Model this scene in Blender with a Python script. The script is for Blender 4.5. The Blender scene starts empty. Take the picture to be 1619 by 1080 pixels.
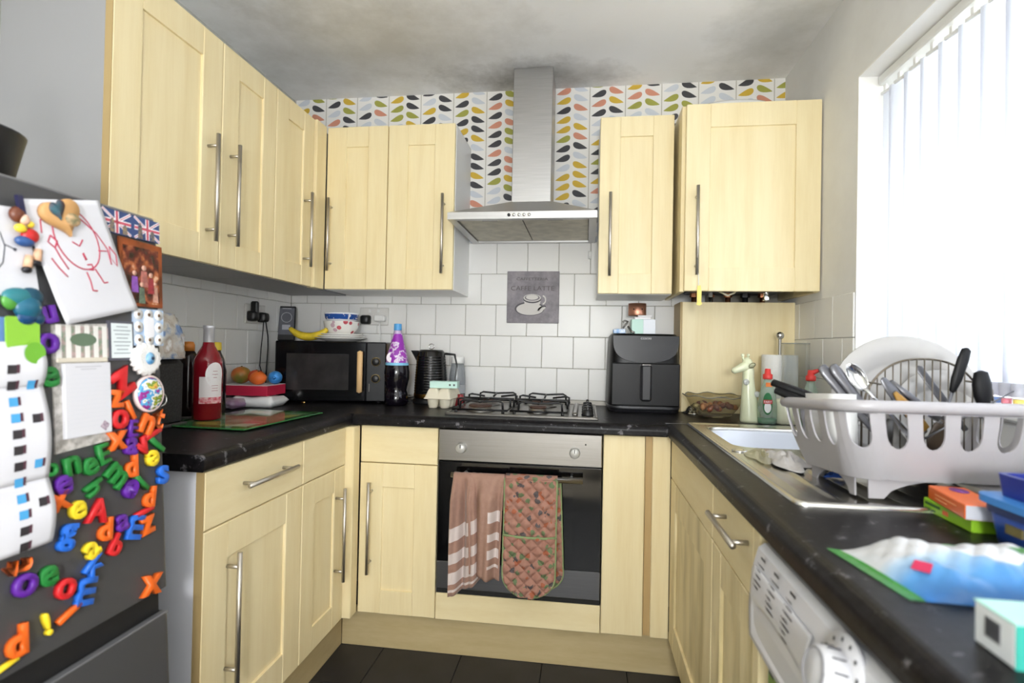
import bpy, bmesh, math, random
from mathutils import Matrix, Vector
random.seed(7)
S = bpy.context.scene
COL = S.collection
PI = math.pi

# ------------------------------------------------------------------ camera, sky, exposure
cam_d = bpy.data.cameras.new('camera'); cam = bpy.data.objects.new('camera', cam_d); COL.objects.link(cam)
cam_d.sensor_width = 36; cam_d.lens = 849.905 * 36 / 1619; cam_d.clip_start = .02
cam_d.dof.use_dof = True; cam_d.dof.focus_distance = 1.95; cam_d.dof.aperture_fstop = 3.2
_r, _u, _f = ((0.99063939, 0.13512231, 0.01937915), (-0.01771222, -0.01352778, 0.99975161), (-0.1353509, 0.99073658, 0.01100784))
cam.matrix_world = Matrix(((_r[0], _u[0], -_f[0], 1.47062), (_r[1], _u[1], -_f[1], -2.52732), (_r[2], _u[2], -_f[2], 1.16402), (0, 0, 0, 1)))
S.camera = cam
S.view_settings.view_transform = 'Standard'; S.view_settings.look = 'None'
S.view_settings.gamma = 1; S.view_settings.use_curve_mapping = False
S.view_settings.exposure = 1.58
S.cycles.use_denoising = True
S.cycles.max_bounces = 10; S.cycles.diffuse_bounces = 6; S.cycles.transparent_max_bounces = 16
S.cycles.sample_clamp_indirect = 6; S.cycles.caustics_reflective = False; S.cycles.caustics_refractive = False
wd = bpy.data.worlds.new('overcast_sky'); S.world = wd; wd.use_nodes = True
wd.node_tree.nodes['Background'].inputs[0].default_value = (.93, .965, 1, 1)
wd.node_tree.nodes['Background'].inputs[1].default_value = 5.0

def portal(name, loc, rot, sx, sy):
    l = bpy.data.lights.new(name, 'AREA'); l.shape = 'RECTANGLE'; l.size = sx; l.size_y = sy
    l.cycles.is_portal = True
    o = bpy.data.objects.new(name, l); COL.objects.link(o); o.location = loc; o.rotation_euler = rot
portal('window_portal', (2.62, -1.33, 1.565), (0, PI / 2, 0), 1.03, 1.38)
portal('fill_door_portal', (1.2, -4.16, 1.3), (PI / 2, 0, 0), .66, .62)  # sky light through the added rear door

_ld = bpy.data.lights.new('fill_lamp', 'POINT'); _ld.energy = 31; _ld.color = (.98, .99, 1); _ld.shadow_soft_size = .12  # fill light added behind the camera for frontal brightness
_lo = bpy.data.objects.new('fill_lamp', _ld); COL.objects.link(_lo); _lo.location = (1.6, -3.6, 1.33)

# ------------------------------------------------------------------ materials
def lin(c):
    c = c / 255
    return c / 12.92 if c <= .04045 else ((c + .055) / 1.055) ** 2.4
def rgb(c): return (lin(c[0]), lin(c[1]), lin(c[2]), 1)

class NT:
    def __init__(s, name):
        s.m = bpy.data.materials.new(name); s.m.use_nodes = True
        s.t = s.m.node_tree; s.b = s.t.nodes['Principled BSDF']; s.out = s.t.nodes['Material Output']
    def n(s, typ, **kw):
        nd = s.t.nodes.new(typ)
        for k, v in kw.items():
            if k.startswith('i_'):
                nd.inputs[int(k[2:]) if k[2:].isdigit() else k[2:]].default_value = v
            else: setattr(nd, k, v)
        return nd
    def l(s, a, b): s.t.links.new(a, b)
    def math(s, op, a, b=None, c=None):
        nd = s.t.nodes.new('ShaderNodeMath'); nd.operation = op
        for i, x in enumerate((a, b, c)):
            if x is None: continue
            if isinstance(x, (int, float)): nd.inputs[i].default_value = x
            else: s.l(x, nd.inputs[i])
        return nd.outputs[0]
    def mix(s, fac, a, b):
        nd = s.t.nodes.new('ShaderNodeMix'); nd.data_type = 'RGBA'
        for i, x in ((0, fac), (6, a), (7, b)):
            if isinstance(x, (int, float, tuple)): nd.inputs[i].default_value = x
            else: s.l(x, nd.inputs[i])
        return nd.outputs[2]
    def ramp(s, fac, stops, interp='LINEAR'):
        nd = s.t.nodes.new('ShaderNodeValToRGB'); nd.color_ramp.interpolation = interp
        el = nd.color_ramp.elements
        while len(el) < len(stops): el.new(1)
        for e, (p, c) in zip(el, stops): e.position = p; e.color = c
        s.l(fac, nd.inputs[0]); return nd.outputs[0]
    def noise(s, scale=(1, 1, 1), sc=5, det=4, co='Object', rough=.5):
        tc = s.n('ShaderNodeTexCoord'); mp = s.n('ShaderNodeMapping'); mp.inputs['Scale'].default_value = scale
        s.l(tc.outputs[co], mp.inputs[0])
        nz = s.n('ShaderNodeTexNoise'); nz.inputs['Scale'].default_value = sc; nz.inputs['Detail'].default_value = det
        nz.inputs['Roughness'].default_value = rough
        s.l(mp.outputs[0], nz.inputs[0]); return nz.outputs[0]
    def bump(s, h, strength=.2, dist=.01):
        b = s.n('ShaderNodeBump'); b.inputs['Strength'].default_value = strength; b.inputs['Distance'].default_value = dist
        s.l(h, b.inputs['Height']); s.l(b.outputs[0], s.b.inputs['Normal'])

_MC = {}
def M(name, c, rough=.5, metal=0, vary=0, vscale=(1, 1, 1), vs=8, bump=0, bs=40, c2=None, spec=.5, trans=0, coat=0):
    if name in _MC: return _MC[name]
    t = NT(name); b = t.b
    b.inputs['Base Color'].default_value = rgb(c); b.inputs['Roughness'].default_value = rough
    b.inputs['Metallic'].default_value = metal; b.inputs['Specular IOR Level'].default_value = spec
    b.inputs['Transmission Weight'].default_value = trans; b.inputs['Coat Weight'].default_value = coat
    if vary or c2:
        d = c2 or tuple(max(0, x * (1 - vary)) for x in c)
        f = t.ramp(t.noise(vscale, vs), [(.35, (0, 0, 0, 1)), (.65, (1, 1, 1, 1))])
        t.l(t.mix(f, rgb(c), rgb(d)), b.inputs['Base Color'])
    if bump: t.bump(t.noise((1, 1, 1), bs, 3), bump, .004)
    _MC[name] = t.m
    return t.m

def glassy(name, tint, gloss_rough=.03, body=0.0):
    if name in _MC: return _MC[name]
    t = NT(name)
    tr = t.n('ShaderNodeBsdfTransparent'); tr.inputs[0].default_value = rgb(tint)
    gl = t.n('ShaderNodeBsdfGlossy'); gl.inputs['Roughness'].default_value = gloss_rough
    lw = t.n('ShaderNodeLayerWeight'); lw.inputs[0].default_value = .5
    fr = t.math('MULTIPLY_ADD', t.math('POWER', lw.outputs['Facing'], 4), .7, .035)
    mx = t.n('ShaderNodeMixShader'); t.l(fr, mx.inputs[0]); t.l(tr.outputs[0], mx.inputs[1]); t.l(gl.outputs[0], mx.inputs[2])
    o = mx.outputs[0]
    if body:
        df = t.n('ShaderNodeBsdfDiffuse'); df.inputs[0].default_value = rgb(tint)
        m2 = t.n('ShaderNodeMixShader'); m2.inputs[0].default_value = body
        t.l(o, m2.inputs[1]); t.l(df.outputs[0], m2.inputs[2]); o = m2.outputs[0]
    t.l(o, t.out.inputs[0]); _MC[name] = t.m
    return t.m

def wood(name, c, d, sc=(9, 9, .9)):
    t = NT(name)
    n1 = t.noise(sc, 3.2, 5); n2 = t.noise((sc[0] * 6, sc[1] * 6, sc[2] * 2.2), 5, 3)
    f = t.math('ADD', t.math('MULTIPLY', n1, .75), t.math('MULTIPLY', n2, .25))
    t.l(t.ramp(f, [(.32, rgb(d)), (.62, rgb(c))]), t.b.inputs['Base Color'])
    t.b.inputs['Roughness'].default_value = .38; t.b.inputs['Specular IOR Level'].default_value = .4
    return t.m
MAPLE = wood('maple_foil', (237, 222, 180), (229, 211, 164))
MAPLEH = wood('maple_foil_horizontal', (237, 222, 180), (229, 211, 164), (.9, .9, 9))
MAPLE_STAIN = None
def stained():
    t = NT('maple_foil_damp_stained')
    f = t.ramp(t.noise((9, 9, .9), 3.2, 5), [(.32, rgb((229, 211, 164))), (.62, rgb((237, 222, 180)))])
    g = t.ramp(t.noise((4, 7, 1.6), 1.6, 4), [(.47, (0, 0, 0, 1)), (.7, (.55, .55, .55, 1))])
    t.l(t.mix(g, f, rgb((150, 134, 74))), t.b.inputs['Base Color']); t.b.inputs['Roughness'].default_value = .4
    return t.m
MAPLE_STAIN = stained()
PLINTH = wood('maple_plinth', (196, 178, 136), (184, 165, 122), (.9, .9, 9))
EDGE = M('maple_edging', (176, 152, 105), .5)
MELAMINE = M('grey_white_melamine', (156, 156, 158), .45, bump=.02, bs=300)
WHITE_PANEL = M('white_melamine', (244, 244, 242), .4)
def steel_mat(name, c, rough, sc):
    t = NT(name); t.b.inputs['Metallic'].default_value = 1
    n = t.noise(sc, 6, 4)
    t.l(t.ramp(n, [(.3, rgb(tuple(x * .93 for x in c))), (.7, rgb(c))]), t.b.inputs['Base Color'])
    t.l(t.math('MULTIPLY_ADD', n, .18, rough - .09), t.b.inputs['Roughness'])
    return t.m
STEEL = steel_mat('brushed_steel', (152, 149, 145), .34, (.6, .6, 60))
STEELV = steel_mat('brushed_steel_hood', (188, 187, 186), .36, (1, 1, 50))
SINKST = M('sink_steel', (216, 214, 208), .24, 1, bump=.03, bs=60)
HANDLE = M('satin_nickel', (196, 190, 180), .42, 1)
CHROME = M('polished_chrome', (215, 215, 215), .12, 1)
BLACKPL = M('black_plastic', (22, 22, 24), .4)
BLACKGL = M('black_oven_glass', (9, 9, 10), .08)
BLACKMT = M('black_enamel', (20, 20, 22), .35)
WHITEPL = M('white_plastic', (228, 228, 226), .35)
CERAMIC = M('white_china', (236, 235, 232), .15)

def worktop_mat():
    t = NT('black_flecked_laminate')
    v = t.noise((1, 1, 1), 26, 5, rough=.7); w = t.noise((1, 1, 1), 75, 3, rough=.6)
    base = t.ramp(w, [(.35, rgb((14, 13, 15))), (.7, rgb((30, 28, 30)))])
    fl = t.ramp(v, [(.60, (0, 0, 0, 1)), (.66, (.8, .8, .8, 1))])
    t.l(t.mix(fl, base, rgb((120, 118, 122))), t.b.inputs['Base Color'])
    t.b.inputs['Roughness'].default_value = .36; t.b.inputs['Specular IOR Level'].default_value = .18
    t.bump(w, .05, .002)
    return t.m
WORKTOP = worktop_mat()

def plaster(name, c, d, sc=1.3, lo=.4, hi=.75, spots=None):
    t = NT(name)
    f = t.ramp(t.noise((1, 1, 1), sc, 6, rough=.6), [(lo, (0, 0, 0, 1)), (hi, (1, 1, 1, 1))])
    col = t.mix(f, rgb(c), rgb(d))
    for (p, rad, cc, st) in (spots or []):      # soot and damp patches of the ceiling, at their places
        tc = t.n('ShaderNodeTexCoord'); mp = t.n('ShaderNodeMapping'); mp.inputs['Location'].default_value = [-x for x in p]
        t.l(tc.outputs['Object'], mp.inputs[0])
        m2 = t.n('ShaderNodeVectorMath'); m2.operation = 'DIVIDE'; m2.inputs[1].default_value = (rad[0], rad[1], 1000); t.l(mp.outputs[0], m2.inputs[0])
        ln = t.n('ShaderNodeVectorMath'); ln.operation = 'LENGTH'; t.l(m2.outputs[0], ln.inputs[0])
        nz = t.noise((1, 1, 1), 7, 5, rough=.65)
        e = t.math('ADD', ln.outputs[1], t.math('MULTIPLY_ADD', nz, 1.1, -.55))
        g = t.ramp(e, [(.05, (st, st, st, 1)), (1, (0, 0, 0, 1))])
        col = t.mix(g, col, rgb(cc))
    t.l(col, t.b.inputs['Base Color']); t.b.inputs['Roughness'].default_value = .85
    t.bump(t.noise((1, 1, 1), 35, 4), .08, .004)
    return t.m
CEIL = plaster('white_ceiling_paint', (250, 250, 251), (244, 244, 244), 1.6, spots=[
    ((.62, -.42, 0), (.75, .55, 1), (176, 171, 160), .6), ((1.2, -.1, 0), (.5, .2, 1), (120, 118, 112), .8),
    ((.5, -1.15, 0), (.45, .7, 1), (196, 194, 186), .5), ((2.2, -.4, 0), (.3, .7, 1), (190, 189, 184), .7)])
WALLP = plaster('grey_stone_wall_paint', (228, 228, 227), (214, 213, 211), 2.2)
WALLW = plaster('white_reveal_paint', (238, 237, 234), (228, 226, 220), 2)
GROUT = M('grout', (168, 162, 150), .9)
TILE = M('white_glazed_tile', (232, 231, 228), .3, vary=.025, vs=1.5, spec=.35)
FLOOR = M('charcoal_vinyl_tile', (44, 43, 46), .45, vary=.25, vs=6)
FLOORG = M('floor_joint', (24, 24, 25), .8)

def wallpaper_mat():
    t = NT('leaf_print_wallpaper')
    tc = t.n('ShaderNodeTexCoord'); sp = t.n('ShaderNodeSeparateXYZ'); t.l(tc.outputs['Object'], sp.inputs[0])
    x, z = sp.outputs[0], sp.outputs[2]
    P = .1635; ROW = .0452
    u = t.math('DIVIDE', x, P); col = t.math('FLOOR', u); fu = t.math('SUBTRACT', u, col)
    right = t.math('LESS_THAN', fu, .5)                     # 1 on the right of a stem
    d0 = t.math('MULTIPLY', fu, P); d1 = t.math('MULTIPLY', t.math('SUBTRACT', 1, fu), P)
    d = t.math('MINIMUM', d0, d1)
    sh = t.math('SUBTRACT', z, t.math('MULTIPLY', d, .30))
    off = t.math('MULTIPLY_ADD', right, .013, 0)
    off2 = t.math('MULTIPLY', col, .0171)
    v = t.math('DIVIDE', t.math('ADD', t.math('ADD', sh, off), off2), ROW)
    row = t.math('FLOOR', v); fv = t.math('SUBTRACT', t.math('SUBTRACT', v, row), .5)
    h = t.math('ABSOLUTE', t.math('MULTIPLY', fv, ROW))
    tt = t.math('DIVIDE', t.math('SUBTRACT', d, .008), .067)
    tcl = t.math('MINIMUM', t.math('MAXIMUM', tt, 0), 1)
    w = t.math('MULTIPLY', t.math('MULTIPLY', t.math('POWER', tcl, .85), t.math('SQRT', t.math('SUBTRACT', 1, t.math('POWER', tcl, 3)))), .0258)
    inside = t.math('LESS_THAN', h, w)
    cb = t.n('ShaderNodeCombineXYZ'); t.l(col, cb.inputs[0]); t.l(row, cb.inputs[1]); t.l(right, cb.inputs[2])
    wn = t.n('ShaderNodeTexWhiteNoise'); wn.noise_dimensions = '3D'; t.l(cb.outputs[0], wn.inputs['Vector'])
    leaf = t.ramp(wn.outputs['Value'], [(0, rgb((66, 66, 70))), (.27, rgb((202, 207, 214))), (.47, rgb((160, 160, 74))), (.66, rgb((206, 172, 60))), (.84, rgb((207, 142, 118)))], 'CONSTANT')
    stem = t.math('LESS_THAN', d, .0022)
    base = t.mix(stem, rgb((232, 230, 226)), rgb((186, 182, 172)))
    t.l(t.mix(inside, base, leaf), t.b.inputs['Base Color']); t.b.inputs['Roughness'].default_value = .7
    return t.m
WALLPAPER = wallpaper_mat()

# ------------------------------------------------------------------ mesh builder
WM = {}
class MB:
    def __init__(s, tf=None):
        s.bm = bmesh.new(); s.tf = tf; s.mi = 0; s.uvs = None; s.local = False
    def add(s, verts, faces, smooth=False, uv=None):
        vs = [s.bm.verts.new(s.tf(v) if s.tf else v) for v in verts]
        if uv is not None and s.uvs is None: s.uvs = s.bm.loops.layers.uv.new('uv')
        for f in faces:
            try: fc = s.bm.faces.new([vs[i] for i in f])
            except ValueError: continue
            fc.smooth = smooth; fc.material_index = s.mi
            if uv is not None:
                for lp, i in zip(fc.loops, f): lp[s.uvs].uv = uv[i]
        return s
    def box(s, x0, x1, y0, y1, z0, z1, b=0.0):
        lo = (min(x0, x1), min(y0, y1), min(z0, z1)); hi = (max(x0, x1), max(y0, y1), max(z0, z1))
        if b <= 0:
            v = [((lo, hi)[i & 1][0], (lo, hi)[i >> 1 & 1][1], (lo, hi)[i >> 2][2]) for i in range(8)]
            return s.add(v, [(0, 1, 3, 2), (4, 5, 7, 6), (0, 1, 5, 4), (2, 3, 7, 6), (0, 2, 6, 4), (1, 3, 7, 5)])
        b = min(b, *(.45 * (hi[i] - lo[i]) for i in range(3)))
        V = []; idx = {}
        for c in range(8):
            sg = [(c >> i) & 1 for i in range(3)]
            for a in range(3):
                p = [0, 0, 0]
                for i in range(3):
                    e = hi[i] if sg[i] else lo[i]
                    p[i] = e if i == a else (e - b if sg[i] else e + b)
                idx[(c, a)] = len(V); V.append(tuple(p))
        F = []
        for a in range(3):
            o1, o2 = [i for i in range(3) if i != a]
            for sgn in (0, 1):
                q = [(sgn << a) | (i << o1) | (j << o2) for i, j in ((0, 0), (1, 0), (1, 1), (0, 1))]
                F.append(tuple(idx[(c, a)] for c in q))
            for i in (0, 1):
                for j in (0, 1):
                    c0 = (i << o1) | (j << o2); c1 = c0 | (1 << a)
                    F.append((idx[(c0, o1)], idx[(c0, o2)], idx[(c1, o2)], idx[(c1, o1)]))
        for c in range(8): F.append((idx[(c, 0)], idx[(c, 1)], idx[(c, 2)]))
        return s.add(V, F)
    def ring(s, rings, closed=True, cap=True, smooth=True, uv=False):
        n = len(rings[0]); V = [p for r in rings for p in r]; F = []
        for i in range(len(rings) - 1):
            for j in range(n if closed else n - 1):
                k = (j + 1) % n
                F.append((i * n + j, i * n + k, (i + 1) * n + k, (i + 1) * n + j))
        if cap and closed:
            F.append(tuple(range(n))); F.append(tuple((len(rings) - 1) * n + j for j in range(n)))
        return s.add(V, F, smooth)
    def lathe(s, prof, c=(0, 0, 0), seg=24, axis='Z', smooth=True, cap=True):
        R = []
        for r, h in prof:
            r = max(r, 1e-4)
            ring = []
            for k in range(seg):
                a = 2 * PI * k / seg; ca, sa = r * math.cos(a), r * math.sin(a)
                p = {'Z': (ca, sa, h), 'Y': (ca, h, sa), 'X': (h, ca, sa)}[axis]
                ring.append((c[0] + p[0], c[1] + p[1], c[2] + p[2]))
            R.append(ring)
        return s.ring(R, True, cap, smooth)
    def cyl(s, p0, p1, r, r2=None, seg=16, smooth=True):
        return s.tube([p0, p1], [r, r if r2 is None else r2], seg, smooth)
    def tube(s, pts, r, seg=8, smooth=True, closed=False, flat=None):
        P = [Vector(p) for p in pts]; n = len(P)
        rr = r if isinstance(r, (list, tuple)) else [r] * n
        nrm = None; R = []
        for i in range(n):
            a = P[(i - 1) % n] if (i or closed) else P[i]; b = P[(i + 1) % n] if (i < n - 1 or closed) else P[i]
            t = (b - a); t = t.normalized() if t.length > 1e-9 else Vector((0, 0, 1))
            if nrm is None:
                nrm = t.orthogonal().normalized() if flat is None else (Vector(flat) - t * t.dot(Vector(flat))).normalized()
            nrm = (nrm - t * t.dot(nrm)).normalized(); bn = t.cross(nrm)
            w = rr[i] if isinstance(rr[i], tuple) else (rr[i], rr[i])
            R.append([tuple(P[i] + nrm * w[0] * math.cos(2 * PI * k / seg) + bn * w[1] * math.sin(2 * PI * k / seg)) for k in range(seg)])
        if closed: R.append(R[0])
        return s.ring(R, True, not closed, smooth)
    def sphere(s, c, r, seg=16, rings=10, sc=(1, 1, 1)):
        pr = [(math.sin(PI * i / rings), -math.cos(PI * i / rings)) for i in range(rings + 1)]
        R = [[(c[0] + r * sc[0] * max(q, 1e-3) * math.cos(2 * PI * k / seg), c[1] + r * sc[1] * max(q, 1e-3) * math.sin(2 * PI * k / seg), c[2] + r * sc[2] * h) for k in range(seg)] for q, h in pr]
        return s.ring(R)
    def prism(s, poly, h0, h1, smooth=False):
        """poly in the first two coordinates, extruded along the third"""
        return s.ring([[(x, y, h0) for x, y in poly], [(x, y, h1) for x, y in poly]], True, True, smooth)
    def grid(s, fn, nu, nv, thick=0, smooth=True, uv=True):
        V = [fn(i / nu, j / nv) for j in range(nv + 1) for i in range(nu + 1)]
        U = [(i / nu, j / nv) for j in range(nv + 1) for i in range(nu + 1)] if uv else None
        F = [(j * (nu + 1) + i, j * (nu + 1) + i + 1, (j + 1) * (nu + 1) + i + 1, (j + 1) * (nu + 1) + i) for j in range(nv) for i in range(nu)]
        return s.add(V, F, smooth, U)
    def mesh(s, name, inv=None):
        bmesh.ops.remove_doubles(s.bm, verts=s.bm.verts, dist=1e-6)
        bmesh.ops.recalc_face_normals(s.bm, faces=s.bm.faces)
        me = bpy.data.meshes.new(name)
        if inv is not None: s.bm.transform(inv)
        s.bm.to_mesh(me); s.bm.free()
        return me
    def build(s, name, mat, parent=None, label=None, loc=None, solid=0, kind=None):
        if parent is not None: W = WM[parent.name]
        else: W = Matrix.Translation(loc or (0, 0, 0))
        me = s.mesh(name, None if s.local else W.inverted())
        for m in (mat if isinstance(mat, (list, tuple)) else [mat]): me.materials.append(m)
        o = bpy.data.objects.new(name, me); COL.objects.link(o)
        if parent is not None: o.parent = parent
        else: o.matrix_world = W
        WM[o.name] = W.copy()
        if solid:
            md = o.modifiers.new('solid', 'SOLIDIFY'); md.thickness = solid; md.offset = 0
        if label: o['label'] = label
        if kind: o['kind'] = kind
        return o

def thing(name, label, cat, loc=(0, 0, 0), rz=0, group=None, mw=None):
    o = bpy.data.objects.new(name, None); COL.objects.link(o); o.empty_display_size = .05
    W = mw if mw is not None else Matrix.Translation(loc) @ Matrix.Rotation(rz, 4, 'Z')
    o.matrix_world = W; WM[o.name] = W.copy()
    o['label'] = label; o['category'] = cat
    if group: o['group'] = group
    return o
def tag(o, label, cat, group=None):
    o['label'] = label; o['category'] = cat
    if group: o['group'] = group
    return o
def copy_tree(o, parent=None):
    c = o.copy(); COL.objects.link(c); WM[c.name] = WM[o.name].copy()
    if parent is not None: c.parent = parent
    for ch in list(o.children): copy_tree(ch, c)
    return c
def LB():
    m = MB(); m.local = True; return m

def text_mb(txt, h, depth=.001, offset=.0, bevel=0, bold_w=None, keep_base=False):
    """a mesh of flat lettering: centred, local x right, y up, z towards the reader; h = height of the letters"""
    cu = bpy.data.curves.new('lettering', 'FONT'); cu.body = txt; cu.size = 1; cu.align_x = 'CENTER'
    cu.offset = offset; cu.resolution_u = 3
    ob = bpy.data.objects.new('lettering', cu); COL.objects.link(ob)
    dg = bpy.context.evaluated_depsgraph_get(); me = bpy.data.meshes.new_from_object(ob.evaluated_get(dg))
    bpy.data.objects.remove(ob); bpy.data.curves.remove(cu)
    bm = bmesh.new(); bm.from_mesh(me); bpy.data.meshes.remove(me)
    if not bm.verts: return bm
    xs = [v.co.x for v in bm.verts]; ys = [v.co.y for v in bm.verts]
    k = h / max(1e-6, max(ys) - min(ys)); cx = (max(xs) + min(xs)) / 2; cy = (max(ys) + min(ys)) / 2
    for v in bm.verts: v.co = ((v.co.x - cx) * k, (v.co.y - cy) * k, 0)
    if bold_w:
        w = (max(xs) - min(xs)) * k
        for v in bm.verts: v.co.x *= bold_w / max(w, 1e-6)
    bmesh.ops.remove_doubles(bm, verts=bm.verts, dist=1e-5)
    if depth > 0:
        if depth > .003:
            bmesh.ops.dissolve_limit(bm, angle_limit=.12, verts=bm.verts, edges=bm.edges)
        r = bmesh.ops.extrude_face_region(bm, geom=bm.faces[:])
        for e in r['geom']:
            if isinstance(e, bmesh.types.BMVert): e.co.z += depth
        bmesh.ops.recalc_face_normals(bm, faces=bm.faces)
        if depth > .003:
            ed = [e for e in bm.edges if all(v.co.z > depth * .9 for v in e.verts) and len(e.link_faces) == 2 and abs(e.link_faces[0].normal.z - e.link_faces[1].normal.z) > .5]
            try: bmesh.ops.bevel(bm, geom=ed, offset=.0012, segments=1, affect='EDGES', clamp_overlap=True)
            except Exception: pass
    return bm
def basis(o, x, y, z=None):
    x, y = Vector(x).normalized(), Vector(y).normalized(); z = x.cross(y)
    return Matrix(((x.x, y.x, z.x, o[0]), (x.y, y.y, z.y, o[1]), (x.z, y.z, z.z, o[2]), (0, 0, 0, 1)))
def text(name, txt, h, mat, world, parent=None, depth=.0006, offset=0, width=None, rot=0):
    bm = text_mb(txt, h, depth, offset, bold_w=width)
    W = world @ Matrix.Rotation(rot, 4, 'Z')
    me = bpy.data.meshes.new(name)
    if parent is not None: bm.transform(WM[parent.name].inverted() @ W)
    bm.to_mesh(me); bm.free(); me.materials.append(mat)
    o = bpy.data.objects.new(name, me); COL.objects.link(o)
    if parent is not None: o.parent = parent; WM[o.name] = WM[parent.name].copy()
    else: o.matrix_world = W; WM[o.name] = W.copy()
    return o

# ------------------------------------------------------------------ the room
XR, CE, ZT, ZB = 2.335, 2.39, .9034, .8634
def struct(name, mb, mat, loc=(0, 0, 0)):
    o = mb.build(name, mat, None, None, loc); o['kind'] = 'structure'; return o
floor = struct('floor', MB().box(-.1, 2.6, -4.2, .1, -.06, -.006), FLOORG)
ceiling = struct('ceiling', MB().box(-.1, 2.6, -4.2, .1, CE, CE + .08), CEIL)
wall_back = struct('wall_back', MB().box(-.1, XR + .1, .006, .1, 0, CE), GROUT)
MB().box(0, XR, .001, .006, 1.661, CE).build('wallpaper', WALLPAPER, wall_back)
MB().box(0, XR, .001, .006, ZT - .1, .9215).build('sealant', M('sealant', (205, 200, 190), .5), wall_back)
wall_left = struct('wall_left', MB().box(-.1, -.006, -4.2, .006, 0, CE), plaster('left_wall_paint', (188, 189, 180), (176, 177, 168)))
WY0, WY1, WZ0, WZ1 = -.655, -2.0, 1.062, 2.066
m = MB()
m.box(XR, XR + .27, -4.2, .1, -.02, WZ0 - .03); m.box(XR, XR + .27, -4.2, .1, WZ1, CE)
m.box(XR, XR + .27, WY0, .1, WZ0 - .03, WZ1); m.box(XR, XR + .27, -4.2, WY1, WZ0 - .03, WZ1)
wall_right = struct('wall_right', m, WALLP)
m = MB(); m.box(-.1, .8, -4.2, -4.1, 0, CE); m.box(1.6, 2.6, -4.2, -4.1, 0, CE); m.box(.8, 1.6, -4.2, -4.1, 2.08, CE)
wall_rear = struct('wall_rear', m, WALLW)
# glazed door added unseen in the rear wall to let in fill light
m = MB()
for x0, x1 in ((.8, .88), (1.52, 1.6)): m.box(x0, x1, -4.17, -4.11, 0, 2.08, .004)
m.box(.88, 1.52, -4.17, -4.11, 1.6, 2.08, .004); m.box(.88, 1.52, -4.17, -4.11, 0, 1.0, .004)
fill_door_1 = struct('fill_door_1', m, WHITEPL)
GLASS = glassy('window_glass', (250, 252, 252), .01)
for x0, x1 in ((.88, 1.52),): MB().box(x0, x1, -4.145, -4.139, 1.0, 1.6).build('pane', GLASS, fill_door_1)

# wall tiles, one object each
_TM = {}
def tile(parent, org, u, w, h, nrm):
    """org lower corner, u direction along the wall, nrm out of the wall"""
    key = (round(w, 4), round(h, 4), u, nrm)
    if key not in _TM:
        b = MB(); d = .0065
        b.tf = lambda v: (v[0] * u[0] + v[2] * nrm[0], v[0] * u[1] + v[2] * nrm[1], v[1])
        b.box(.0009, w - .0009, .0009, h - .0009, 0, d, .0022)
        me = b.mesh('tile'); me.materials.append(TILE); _TM[key] = me
    o = bpy.data.objects.new('tile', _TM[key]); COL.objects.link(o); o.parent = parent
    j = random.uniform(-.0006, .0006)
    o.location = (org[0] + nrm[0] * j, org[1] + nrm[1] * j, org[2]); WM[o.name] = Matrix.Translation(o.location)
PIT = .1477; Z0 = .9225
for k in range(5):
    z = Z0 + k * PIT; h = PIT
    off = 1.045 + (0 if k % 2 == 0 else -.0735)
    x = off - PIT * math.ceil(off / PIT)
    while x < XR:
        a, b_ = max(x, 0), min(x + PIT, XR); x += PIT
        if b_ - a < .01: continue
        if k >= 3 and not (b_ > .9 and a < 1.53) and k > 3: continue
        if a > 1.9: continue
        tile(wall_back, (a, .006, z), (1, 0, 0), b_ - a, h, (0, -1, 0))
for k in range(4):
    z = Z0 + k * PIT; y = -(.05 if k % 2 else .124) + PIT
    while y > -1.38:
        a, b_ = max(y - PIT, -1.42), min(y, 0); y -= PIT
        if b_ - a < .01: continue
        tile(wall_left, (-.006, a, z), (0, 1, 0), b_ - a, PIT, (1, 0, 0))
for k in range(3):
    z = Z0 + k * PIT; y = -.655 + PIT * 5 + (PIT / 2 if k % 2 else 0)
    while y > -.65:
        a, b_ = max(y - PIT, WY0), min(y, 0); y -= PIT
        if b_ - a < .01: continue
        tile(wall_right, (XR, a, z), (0, 1, 0), b_ - a, PIT, (-1, 0, 0))
for k in range(1):          # the row running on under the window board
    y = WY0
    while y > -2.0:
        tile(wall_right, (XR, y - PIT, ZT + .004), (0, 1, 0), PIT, .118, (-1, 0, 0)); y -= PIT
# floor tiles
me = MB().box(.001, .303, .001, .303, -.006, 0, .0012).mesh('floor_tile'); me.materials.append(FLOOR)
for i in range(5):
    for j in range(8):
        o = bpy.data.objects.new('floor_tile', me); COL.objects.link(o); o.parent = floor
        o.location = (.42 + i * .3045, -2.895 + j * .3045, 0); WM[o.name] = Matrix.Translation(o.location)

lp = thing('fill_lamp_stand', 'added fill lamp on a stand behind the camera, out of view', 'lamp', (1.6, -3.6, 0))  # stand made up to carry the added fill light
MB().lathe([(.14, .001), (.14, .02), (.012, .03), (.012, 1.16), (.022, 1.17), (.022, 1.20), (0, 1.2)], (1.6, -3.6, 0), 20).build('stand', BLACKPL, lp)
# overhang and ground added out of view to darken the blind's upper part
struct('shade_eave', MB().box(XR + .27, XR + 1.75, -3.5, .8, 2.075, 2.16), M('shade_eave_board', (150, 148, 144), .7))
struct('added_ground', MB().box(XR + .27, 14, -9, 7, -.4, -.3), M('added_ground_grey', (150, 148, 142), .9, vary=.15, vs=2))
MB().box(-.006, XR, -4.1, -2.9, -.006, .001).build('bounce_boards', M('bounce_boards_pale', (206, 194, 172), .5), floor)  # pale floor added behind the camera to bounce light upward
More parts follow.
